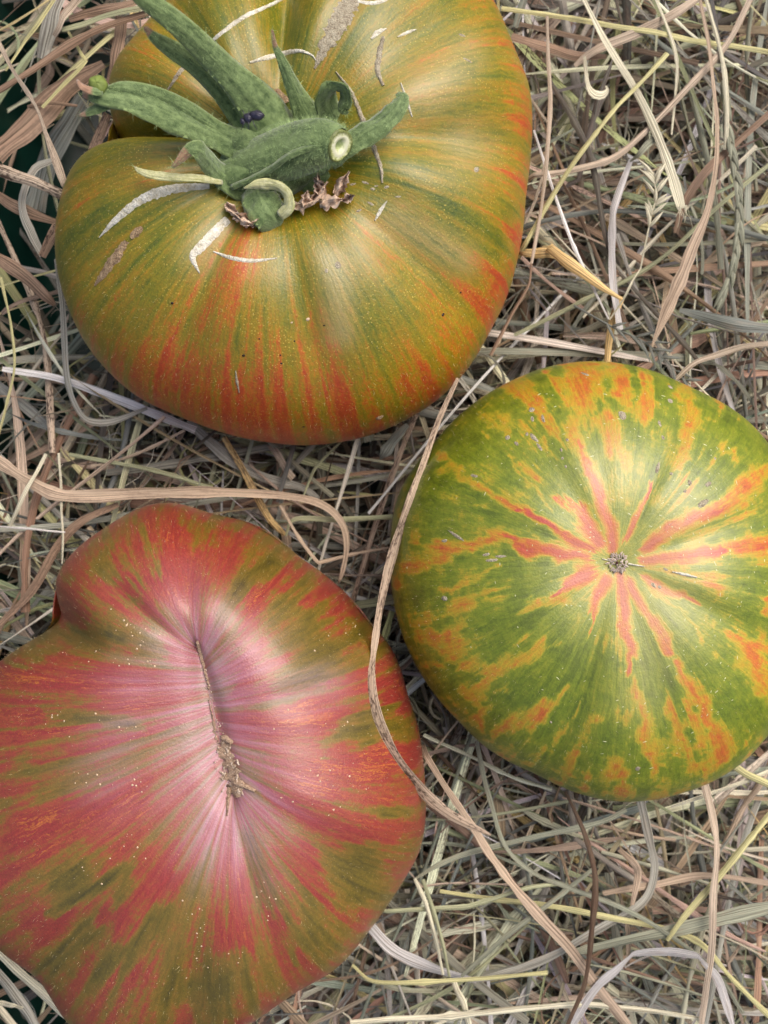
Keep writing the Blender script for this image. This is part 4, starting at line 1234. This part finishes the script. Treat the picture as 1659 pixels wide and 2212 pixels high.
# ---- strands one can point at: (name, label, colour, spots, base z, [(u, v, w), ...])
def strand(name, label, colr, spots, z, pts, fold=.12, arch=.0015, drape=False, twist=0.0, hits=None, seed=0):
    L = sum(math.hypot(b[0] - a[0], b[1] - a[1]) for a, b in zip(pts[:-1], pts[1:]))
    n = int(min(60, max(14, L / 14)))
    c = catmull(pts, n)
    r_ = np.random.default_rng(abs(hash_(label)) % 100000)
    t = np.linspace(0, 1, n)
    jn = max(5, n // 5)
    for k_ in (0, 1):
        c[:, k_] += np.interp(t, np.linspace(0, 1, jn), r_.normal(0, 1.3, jn))
    zz = z + arch * np.sin(t * math.pi) + .0005 * np.sin(t * r_.uniform(5, 11) + r_.uniform(0, 6))
    P = np.array([W(c[i, 0], c[i, 1], zz[i]) for i in range(n)])
    if drape:
        zs = []
        for i in range(n):
            h = hit(c[i, 0], c[i, 1])
            zs.append(max(zz[i], h[0].z + .0012) if h else zz[i])
        zs = np.array(zs)
        k = np.array([1, 2, 3, 2, 1.]) / 9
        zp = np.convolve(np.pad(zs, 2, mode='edge'), k, 'valid')
        zz = np.maximum(zp, zs)
        P = np.array([W(c[i, 0], c[i, 1], zz[i]) for i in range(n)])
    else:
        P = tuck(P[None])[0]
    wn = np.interp(np.linspace(0, 1, n), np.linspace(0, 1, max(6, n // 2)), 1 + .11 * r_.normal(size=max(6, n // 2)))
    if name == 'straw_stem' and L > 260:
        for f_ in r_.uniform(.2, .8, 2):
            wn = wn * (1 + .38 * np.exp(-((t - f_) / (7 / L))**2))
    w = np.maximum(c[:, 2] * wn, 1.2) * 1e-4 * (ZC - zz) / DIST
    roll = twist * np.sin(t * math.pi * 2 + r_.uniform(0, 6)) + r_.normal(0, .12)
    col = np.array([[*(np.array(PAL[colr]) * r_.uniform(.92, 1.1)), spots]])
    V, F, B, CC = ribbons(P[None], w[None], roll[None], np.array([fold]), col, 7)
    o = put(name, V, F, M_HAY, None, attrs=[('bl', B, 'FLOAT_VECTOR'), ('col', CC, 'FLOAT_COLOR')])
    return tag(o, label, 'hay strand', 'loose strands on top of the hay')


def hash_(s):
    h = 7
    for ch in s: h = (h * 31 + ord(ch)) & 0x7fffffff
    return h


ST = [
    ('grass_blade', 'long twisted tan blade draped over the gap between the red and the green tomato', 'tan', .8, .030, [(990, 815, 9), (950, 900, 12), (920, 980, 15), (885, 1080, 18), (850, 1190, 21), (822, 1310, 18), (808, 1410, 13), (803, 1480, 20), (812, 1545, 32), (840, 1610, 26), (880, 1670, 26), (930, 1725, 28), (985, 1765, 24), (1060, 1804, 6)]),
    ('grass_blade', 'wide tan ribbon of dry grass running left to right above the red tomato', 'tan', .2, .012, [(-15, 985, 24), (63, 1038, 27), (137, 1070, 28), (317, 1064, 28), (476, 1064, 24), (635, 1074, 22), (703, 1096, 20), (740, 1136, 16), (748, 1183, 14), (738, 1236, 8), (728, 1262, 3)]),
    ('grass_blade', 'pale whitish ribbon tucked under the lower left side of the olive tomato', 'silver', 0, .008, [(8, 796, 12), (137, 820, 18), (254, 861, 19), (330, 893, 18), (420, 930, 16)]),
    ('grass_blade', 'grey blade hugging the left side of the olive tomato and curling under it', 'grey', 0, .010, [(122, 560, 10), (132, 640, 12), (140, 730, 14), (145, 813, 14), (159, 872, 14), (185, 908, 14), (238, 910, 14), (317, 880, 8)]),
    ('straw_stem', 'jointed straw stem with a dark node below the olive tomato', 'gold', .7, .006, [(485, 945, 13), (540, 1046, 14), (582, 1120, 15), (616, 1158, 12)]),
    ('straw_stem', 'pale green stem with a frayed end between the red and green tomatoes', 'green', 0, .009, [(619, 1157, 4), (635, 1124, 10), (741, 1122, 12), (846, 1117, 10)]),
    ('straw_stem', 'thin tan straw bent into a V beside the red tomato', 'tan', 0, .012, [(606, 1091, 7), (645, 1160, 8), (684, 1212, 8), (692, 1214, 8), (767, 1197, 7), (841, 1183, 6)]),
    ('grass_blade', 'brown blade slanting up to the red tomato from the left edge', 'brown', .5, .010, [(-10, 1357, 14), (69, 1273, 18), (127, 1178, 20), (175, 1125, 18), (254, 1088, 12)]),
    ('straw_stem', 'thin bluish white straw lying level at the left edge', 'silver', 0, .014, [(-10, 1138, 4), (70, 1143, 5), (143, 1149, 3)]),
    ('straw_stem', 'short pale straw standing steep at the left edge', 'straw', 0, .013, [(18, 1140, 9), (58, 1056, 10), (100, 982, 8)]),
    ('straw_stem', 'thin yellow green stem wavering down the left edge', 'yellow', 0, .012, [(2, 600, 6), (22, 700, 6), (31, 790, 6), (16, 870, 6), (-5, 950, 5)]),
    ('straw_stem', 'fine upright straw left of the red tomato', 'straw', 0, .011, [(128, 980, 5), (132, 1104, 5), (136, 1220, 4)]),
    ('straw_stem', 'pale green stem slanting under the wide tan ribbon', 'green', 0, .006, [(150, 980, 8), (317, 1014, 9), (460, 1054, 8)]),
    ('grass_blade', 'broad grey tan blade coming out beneath the olive tomato', 'grey', .2, .003, [(405, 912, 22), (508, 998, 24), (590, 1036, 24), (661, 1056, 18), (720, 1110, 10)]),
    ('grass_blade', 'pinkish blade stub under the lowest point of the olive tomato', 'pink', 0, .004, [(585, 958, 14), (610, 1000, 16), (632, 1034, 14)]),
    ('straw_stem', 'thin pale green curve below the olive tomato', 'green', 0, .007, [(740, 952, 5), (690, 1000, 6), (668, 1035, 6), (656, 1070, 4)]),
    ('grass_blade', 'dark slate leaf under the right underside of the olive tomato', 'slate', 0, .006, [(880, 918, 10), (855, 945, 24), (832, 975, 22), (822, 992, 5)]),
    ('straw_stem', 'narrow pale straw drooping from the top edge', 'straw', 0, .014, [(1414, -8, 7), (1440, 60, 8), (1458, 112, 8), (1463, 167, 7), (1449, 292, 5)]),
    ('grass_blade', 'wide pale straw with a frayed end hanging down the upper right', 'straw', 0, .017, [(1256, -10, 10), (1305, 82, 14), (1372, 193, 15), (1413, 279, 17), (1450, 372, 20), (1474, 450, 22)]),
    ('straw_stem', 'long yellow green stem slanting down to the olive tomato', 'yellow', 0, .019, [(1440, 117, 10), (1387, 175, 10), (1305, 264, 10), (1223, 376, 11), (1125, 542, 10)]),
    ('straw_stem', 'long pinkish tan stem arching from the top right down to the olive tomato', 'pink', 0, .015, [(1622, -8, 12), (1562, 108, 13), (1469, 208, 13), (1387, 290, 13), (1320, 345, 14), (1240, 366, 12), (1125, 382, 12)]),
    ('grass_blade', 'long stem that widens into a pointed brown leaf at the right', 'tan', .1, .018, [(1510, -10, 6), (1529, 93, 8), (1540, 186, 9), (1549, 275, 10), (1545, 365, 11), (1525, 465, 16), (1490, 555, 26), (1450, 650, 26), (1409, 748, 4)]),
    ('straw_stem', 'pale straw with a dry joint near the right edge', 'straw', .2, .016, [(1524, -10, 9), (1558, 112, 9), (1571, 223, 11), (1569, 322, 10)]),
    ('straw_stem', 'yellow stem lying almost level across the top right corner', 'yellow', 0, .013, [(1085, 18, 10), (1246, 41, 12), (1365, 63, 13), (1510, 88, 12), (1675, 112, 11)]),
    ('grass_blade', 'brown blade slanting in from the right edge', 'brown', .2, .013, [(1675, 232, 16), (1581, 316, 17), (1525, 368, 18), (1480, 431, 18), (1458, 505, 10)]),
    ('straw_stem', 'straight tan straw beside the right side of the olive tomato', 'pink', 0, .020, [(1181, 32, 6), (1186, 167, 9), (1186, 298, 9), (1171, 446, 8), (1149, 571, 7)]),
    ('straw_stem', 'thin brown stem continuing below the straight straw', 'brown', 0, .017, [(1150, 571, 4), (1146, 610, 5), (1130, 640, 6), (1100, 690, 7), (1060, 770, 8)]),
    ('straw_stem', 'thin whitish stem slanting right of the olive tomato', 'silver', 0, .016, [(1152, 282, 5), (1197, 417, 7), (1246, 539, 8), (1313, 690, 5)]),
    ('straw_stem', 'short whitish stalk leaning up to the seed head', 'straw', 0, .014, [(1314, 690, 4), (1350, 635, 5), (1383, 582, 4)]),
    ('straw_stem', 'broken golden straw with a split end right of the olive tomato', 'gold', 0, .018, [(1186, 533, 20), (1230, 568, 24), (1290, 612, 17), (1343, 648, 6)]),
    ('straw_stem', 'short golden straw stub touching the olive tomato', 'gold', .3, .015, [(1120, 544, 16), (1160, 548, 20), (1196, 546, 22)]),
    ('straw_stem', 'golden straw pointing down toward the green tomato', 'gold', 0, .010, [(1337, 640, 16), (1320, 710, 16), (1311, 790, 14)]),
    ('straw_stem', 'dark grey stem sloping through the upper right hay', 'dark', .2, .012, [(1185, 170, 10), (1246, 275, 13), (1279, 357, 13), (1300, 470, 12), (1318, 565, 9)]),
    ('grass_blade', 'grey lilac ribbon standing below the frayed straw', 'lilac', 0, .013, [(1362, 346, 12), (1330, 430, 14), (1322, 470, 15), (1324, 595, 16), (1340, 712, 15)]),
    ('straw_stem', 'green stem slanting in from the right edge toward the green tomato', 'green', 0, .009, [(1675, 345, 9), (1543, 454, 9), (1413, 569, 9), (1260, 650, 9), (1110, 725, 8)]),
    ('grass_blade', 'wide bluish grey blade entering at the right edge', 'slate', 0, .014, [(1466, 670, 10), (1543, 690, 26), (1610, 704, 27), (1675, 708, 24)]),
    ('grass_blade', 'curved pinkish blade just above the green tomato', 'pink', 0, .014, [(1458, 822, 8), (1500, 785, 12), (1545, 768, 14), (1599, 753, 13), (1675, 738, 11)]),
    ('grass_blade', 'pinkish tan blade slanting to the top edge at the right', 'pink', .1, .012, [(1240, 142, 10), (1283, 112, 20), (1372, 71, 22), (1454, 30, 20), (1510, -5, 14)]),
    ('grass_blade', 'brown blade at the top right of the olive tomato', 'brown', .1, .010, [(1105, 78, 16), (1180, 100, 20), (1238, 118, 18), (1310, 120, 10)]),
    ('grass_blade', 'tan leaf with its end curled into a hook near the top right', 'straw', .1, .013, [(1263, 122, 6), (1266, 158, 9), (1272, 186, 14), (1284, 203, 22), (1300, 206, 20), (1312, 196, 10), (1309, 186, 5)]),
    ('straw_stem', 'thin dark stem slanting down above the green tomato', 'dark', 0, .009, [(1335, 590, 7), (1447, 707, 9), (1535, 815, 8)]),
    ('grass_blade', 'small grey leaf tip among the upper right straws', 'sage', 0, .016, [(1440, 278, 3), (1410, 305, 14), (1385, 328, 14), (1362, 350, 3)]),
    ('grass_blade', 'long tan blade slanting to the bottom edge below the draped one', 'tan', .1, .017, [(915, 1622, 14), (970, 1710, 15), (1026, 1794, 18), (1069, 1864, 19), (1155, 1966, 21), (1235, 2057, 22), (1360, 2222, 22)]),
    ('grass_blade', 'dark to grey green blade winding from the green tomato to the lower right', 'sage', .2, .014, [(1030, 1600, 8), (1053, 1713, 11), (1090, 1826, 9), (1155, 1885, 10), (1224, 1917, 11), (1337, 1955, 12), (1439, 2014, 11), (1547, 2100, 11), (1605, 2190, 8)]),
    ('straw_stem', 'dark brown stem curving down from the green tomato', 'dkbrown', .2, .019, [(1222, 1708, 7), (1267, 1815, 10), (1288, 1901, 13), (1278, 2019, 12), (1262, 2127, 10), (1226, 2218, 9)]),
    ('grass_blade', 'silvery white ribbon looping along the bottom right edge', 'lilac', .15, .017, [(1236, 2220, 10), (1266, 2165, 20), (1294, 2127, 17), (1330, 2098, 21), (1362, 2068, 12), (1372, 2061, 20), (1439, 2054, 21), (1500, 2062, 17), (1512, 2068, 8), (1520, 2080, 9), (1547, 2111, 18), (1568, 2165, 20), (1586, 2222, 12)]),
    ('grass_blade', 'blue grey blade curving from the green tomato toward the lower centre', 'grey', 0, .012, [(1384, 1718, 22), (1404, 1815, 20), (1412, 1880, 16), (1391, 1945, 20), (1305, 1998, 22), (1198, 2062, 22), (1090, 2105, 18), (1010, 2121, 8)]),
    ('grass_blade', 'lilac grey blade coming out under the lower right of the red tomato', 'lilac', 0, .010, [(800, 2000, 22), (849, 2052, 26), (929, 2089, 24), (1030, 2119, 12)]),
    ('straw_stem', 'pale green stem touching the right flank of the red tomato', 'green', 0, .014, [(815, 1966, 10), (994, 1960, 11), (1030, 1953, 11), (1144, 1917, 11), (1210, 1908, 8)]),
    ('grass_blade', 'grey green stem rising to the underside of the green tomato', 'sage', 0, .012, [(893, 1902, 6), (945, 1869, 10), (1010, 1842, 12), (1144, 1810, 13), (1294, 1778, 12), (1352, 1748, 8)]),
    ('grass_blade', 'wide grey green striped blade lying across the lower right', 'sage', 0, .013, [(1230, 2060, 14), (1290, 2045, 24), (1359, 2030, 28), (1493, 2000, 28), (1675, 1956, 26)]),
    ('grass_blade', 'upright pinkish tan blade under the right part of the green tomato', 'pink', .1, .017, [(1518, 1675, 18), (1541, 1778, 18), (1548, 1847, 15), (1541, 1939, 17), (1536, 2073, 13), (1512, 2220, 12)]),
    ('straw_stem', 'thick yellow green stem at the right edge under the green tomato', 'yellow', 0, .015, [(1560, 1640, 14), (1610, 1668, 16), (1675, 1702, 15)]),
    ('straw_stem', 'pale straw leaving the right edge below the green tomato', 'straw', 0, .013, [(1450, 1744, 8), (1560, 1706, 10), (1675, 1662, 10)]),
    ('straw_stem', 'yellow straw slanting steeply at the lower right edge', 'yellow', 0, .015, [(1675, 1744, 12), (1574, 1869, 14), (1477, 1982, 12), (1440, 2030, 8)]),
    ('straw_stem', 'grey green straw slanting up across the lower centre', 'sage', 0, .015, [(995, 2108, 8), (1112, 2009, 11), (1198, 1944, 11), (1282, 1876, 8)]),
    ('straw_stem', 'pale yellow straw lying along the bottom edge', 'straw', 0, .016, [(755, 2208, 12), (983, 2194, 14), (1171, 2175, 13), (1305, 2170, 12), (1510, 2200, 9)]),
    ('straw_stem', 'long yellow straw bending down to the bottom right corner', 'yellow', 0, .012, [(950, 1926, 9), (1198, 1960, 12), (1305, 1979, 12), (1439, 2008, 12), (1515, 2040, 12), (1580, 2112, 11), (1670, 2206, 11)]),
    ('straw_stem', 'split pale stalk hanging beside the lower right of the red tomato', 'straw', 0, .015, [(897, 1898, 8), (929, 1982, 9), (958, 2105, 7)]),
    ('straw_stem', 'second half of the split pale stalk', 'green', 0, .0155, [(913, 1900, 8), (947, 1998, 9), (972, 2108, 7)]),
    ('straw_stem', 'whitish stalk going down to the bottom edge from the split stalk', 'straw', 0, .014, [(978, 2118, 12), (1000, 2165, 14), (1016, 2222, 13)]),
    ('grass_blade', 'tan blade lying level in the lower right', 'tan', 0, .011, [(1300, 1928, 12), (1412, 1912, 14), (1520, 1892, 15), (1675, 1910, 14)]),
    ('grass_blade', 'bent tan brown blade under the green tomato', 'tan', .2, .015, [(1337, 1835, 10), (1372, 1868, 16), (1380, 1890, 14), (1366, 1955, 11)]),
    ('straw_stem', 'yellow green straw near the bottom left of the open hay', 'yellow', 0, .013, [(760, 2085, 6), (816, 2121, 9), (1000, 2117, 9), (1180, 2100, 8)]),
    ('grass_blade', 'pale twisted blade crossing the dark gap at the upper left', 'pink', .5, .022, [(-6, 88, 9), (30, 159, 9), (62, 206, 10), (84, 243, 7), (99, 285, 10), (124, 352, 18), (151, 432, 9)]),
    ('straw_stem', 'yellow stem slanting from the top edge over the green tub', 'yellow', 0, .018, [(118, -6, 8), (79, 55, 8), (50, 92, 7), (12, 152, 6)]),
    ('straw_stem', 'brown green stem slanting under the tip of the longest sepal', 'brown', .1, .016, [(345, 20, 14), (223, 60, 15), (149, 99, 15), (62, 154, 15), (-8, 200, 14)]),
    ('straw_stem', 'green stem crossing the upper left corner', 'green', 0, .017, [(320, 15, 12), (223, 37, 13), (136, 64, 11)]),
    ('grass_blade', 'rolled brown blade at the top left edge', 'brown', .2, .014, [(300, 3, 14), (223, 22, 20), (149, 40, 14)]),
    ('straw_stem', 'kinked yellow green stem over the dark tub at the left', 'yellow', 0, .014, [(146, 69, 7), (182, 128, 8), (184, 134, 8), (139, 181, 9), (92, 230, 8)]),
    ('straw_stem', 'thick pinkish grey spotted stem at the left edge', 'pink', .9, .016, [(-8, 364, 24), (74, 394, 24), (152, 432, 20)]),
    ('grass_blade', 'dark brown blotched blade along the upper left of the olive tomato', 'brown', 1, .020, [(238, 232, 16), (211, 303, 22), (188, 357, 22), (161, 422, 24), (119, 496, 22), (92, 555, 16)]),
    ('grass_blade', 'wide dark grey green blade deep in the left gap', 'slate', 0, -.006, [(180, 214, 30), (136, 285, 46), (99, 360, 46), (74, 450, 40)]),
    ('grass_blade', 'upright brown blade beside the upper left of the olive tomato', 'brown', .1, .012, [(262, 35, 22), (252, 124, 28), (241, 182, 26)]),
    ('grass_blade', 'grey pink blade with dark blotches under the upper sepals', 'lilac', 1, .020, [(340, 80, 18), (298, 139, 26), (264, 184, 22)]),
    ('grass_blade', 'very wide brown blade rising from the left edge', 'brown', .2, .006, [(-10, 332, 50), (74, 260, 54), (149, 186, 44), (225, 135, 20)]),
    ('grass_blade', 'curved grey blade left of the olive tomato', 'grey', 0, .010, [(112, 346, 10), (75, 362, 18), (54, 409, 20), (50, 459, 19), (66, 505, 18), (92, 552, 14)]),
    ('grass_blade', 'short pale pinkish blade hanging from the top left edge', 'pink', .2, .018, [(172, -8, 18), (140, 35, 18), (116, 80, 8)]),
    ('grass_blade', 'broad grey blade hanging at the top left', 'grey', .2, .012, [(125, -8, 34), (106, 62, 38), (92, 128, 26)]),
    ('straw_stem', 'thick pale stem along the lower left outline of the red tomato', 'straw', .1, .010, [(-8, 2048, 20), (90, 2142, 22), (180, 2222, 20)]),
    ('straw_stem', 'thick greyish stem in the bottom left corner', 'grey', 0, .006, [(-8, 2098, 24), (40, 2160, 26), (80, 2222, 24)]),
    ('straw_stem', 'short pale straw in the bottom left corner', 'straw', 0, .009, [(-8, 2166, 10), (20, 2170, 12), (48, 2180, 6)]),
    ('straw_stem', 'thin brown stem pointing from the upper left toward the olive tomato', 'brown', 0, .008, [(60, 230, 7), (110, 222, 8), (170, 228, 6)]),
    ('grass_blade', 'brown blade sloping at the left edge below the thick spotted stem', 'brown', .2, .008, [(-8, 420, 22), (50, 455, 26), (120, 480, 14)]),
    ('grass_blade', 'wide brown dried leaf at the left edge beside the olive tomato', 'brown', .2, .012, [(-8, 555, 20), (45, 590, 30), (100, 640, 24), (118, 660, 8)]),
]
for i, a in enumerate(ST):
    strand(*a, drape=(i == 0), fold=.26 if a[0] == 'straw_stem' else .06, twist=.35 if a[0] == 'grass_blade' else .05)


# fibres at the torn end of the wide pale straw and of the golden one
for o in [q for q in bpy.data.objects if q.get('label') in ('wide pale straw with a frayed end hanging down the upper right', 'broken golden straw with a split end right of the olive tomato')]:
    wide = 'wide' in o['label']
    r_ = np.random.default_rng(8 if wide else 9)
    n_ = 11 if wide else 7
    C = np.zeros((n_, 8, 3))
    for k in range(n_):
        if wide: u0, v0, ux, vx = 1463 + k * 1.9, 443, r_.uniform(-6, 12), r_.uniform(18, 48)
        else: u0, v0, ux, vx = 1192, 526 + k * 2.4, r_.uniform(-26, -6), r_.uniform(-10, 4)
        for m_ in range(8):
            f = m_ / 7
            C[k, m_] = W(u0 + ux * f + 5 * math.sin(f * 3 + k), v0 + vx * f, .0185 + .002 * f * r_.uniform(0, 1))
    V, F, B, CC = ribbons(C, np.full((n_, 8), .00017) * np.linspace(1, .4, 8), r_.normal(0, .4, (n_, 8)), np.full(n_, .2), np.tile([*PAL['straw' if wide else 'gold'], 0], (n_, 1)), 3)
    tag(put('frayed_fibres', V, F, M_HAY, o, attrs=[('bl', B, 'FLOAT_VECTOR'), ('col', CC, 'FLOAT_COLOR')]), kind='stuff')

# frayed bits, seed heads
def seed_head(label, stalk, z, spikes, colr, size, seed):
    root = empty('seed_head', W(stalk[0][0], stalk[0][1], z))
    tag(root, label, 'seed head')
    r_ = random.Random(seed)
    c = catmull([(u, v, w) for u, v, w in stalk], 26)
    P = np.array([W(u, v, z + .002 * math.sin(i / 25 * math.pi)) for i, (u, v, w) in enumerate(c)])
    V, F, B, CC = ribbons(P[None], (c[:, 2] * 1e-4)[None], np.zeros((1, 26)), np.array([.4]), np.array([[*PAL[colr], 0]]), 5)
    put('stalk', V, F, M_HAY, root, attrs=[('bl', B, 'FLOAT_VECTOR'), ('col', CC, 'FLOAT_COLOR')])
    base_me = None
    for f, side, L, tilt in spikes:
        i = min(25, int(f * 25)); p = P[i]
        tgv = P[min(i + 1, 25)] - P[max(i - 1, 0)]; tgv /= np.linalg.norm(tgv)
        sv = np.array([-tgv[1], tgv[0], 0]) * side
        d = tgv * math.cos(tilt) + sv * math.sin(tilt)
        d[2] += .12; d /= np.linalg.norm(d)
        n = 9; t = np.linspace(0, 1, n)
        Q = p[None] + d[None] * (t * L)[:, None] + np.array([0, 0, .0006])[None] * np.sin(t * math.pi)[:, None]
        w = size * np.sin(np.clip(t * .97 + .03, 0, 1)**.7 * math.pi) + .00006
        V, F, B, CC = ribbons(Q[None], w[None], np.full((1, n), r_.uniform(-.5, .5)), np.array([.42]), np.array([[*(np.array(PAL[colr]) * r_.uniform(.85, 1.15)), .1]]), 5)
        put('spikelet', V, F, M_HAY, root, attrs=[('bl', B, 'FLOAT_VECTOR'), ('col', CC, 'FLOAT_COLOR')])


r = random.Random(77)
sp1 = []
for f0 in (.42, .55, .7, .8, .9, .97):
    for k in range(3):
        sp1.append((f0 + r.uniform(-.03, .03), r.choice((-1, 1)), r.uniform(.0032, .0055), r.uniform(.15, .75)))
seed_head('small straw coloured grass seed head with loose spikelets in the upper right hay', [(1383, 582, 4), (1396, 520, 4), (1408, 462, 4), (1417, 428, 4), (1412, 372, 3)], .018, sp1, 'straw', .0008, 5)
sp2 = [(f, 1 if k % 2 else -1, r.uniform(.005, .007), r.uniform(.08, .2)) for k, f in enumerate(np.linspace(0.02, .95, 30))]
seed_head('long braided grey seed spike hanging near the right edge', [(1560, 175, 6), (1573, 298, 7), (1590, 409, 7), (1592, 502, 7), (1576, 595, 6), (1551, 648, 3)], .014, sp2, 'sage', .0013, 6)
sp3 = [(f, 1 if k % 2 else -1, r.uniform(.003, .006), r.uniform(.3, .8)) for k, f in enumerate(np.linspace(0.3, .98, 16))]
seed_head('feathery green grey seed head just above the green tomato', [(1240, 660, 5), (1320, 705, 5), (1400, 745, 4), (1490, 830, 3)], .013, sp3, 'slate', .0007, 8)
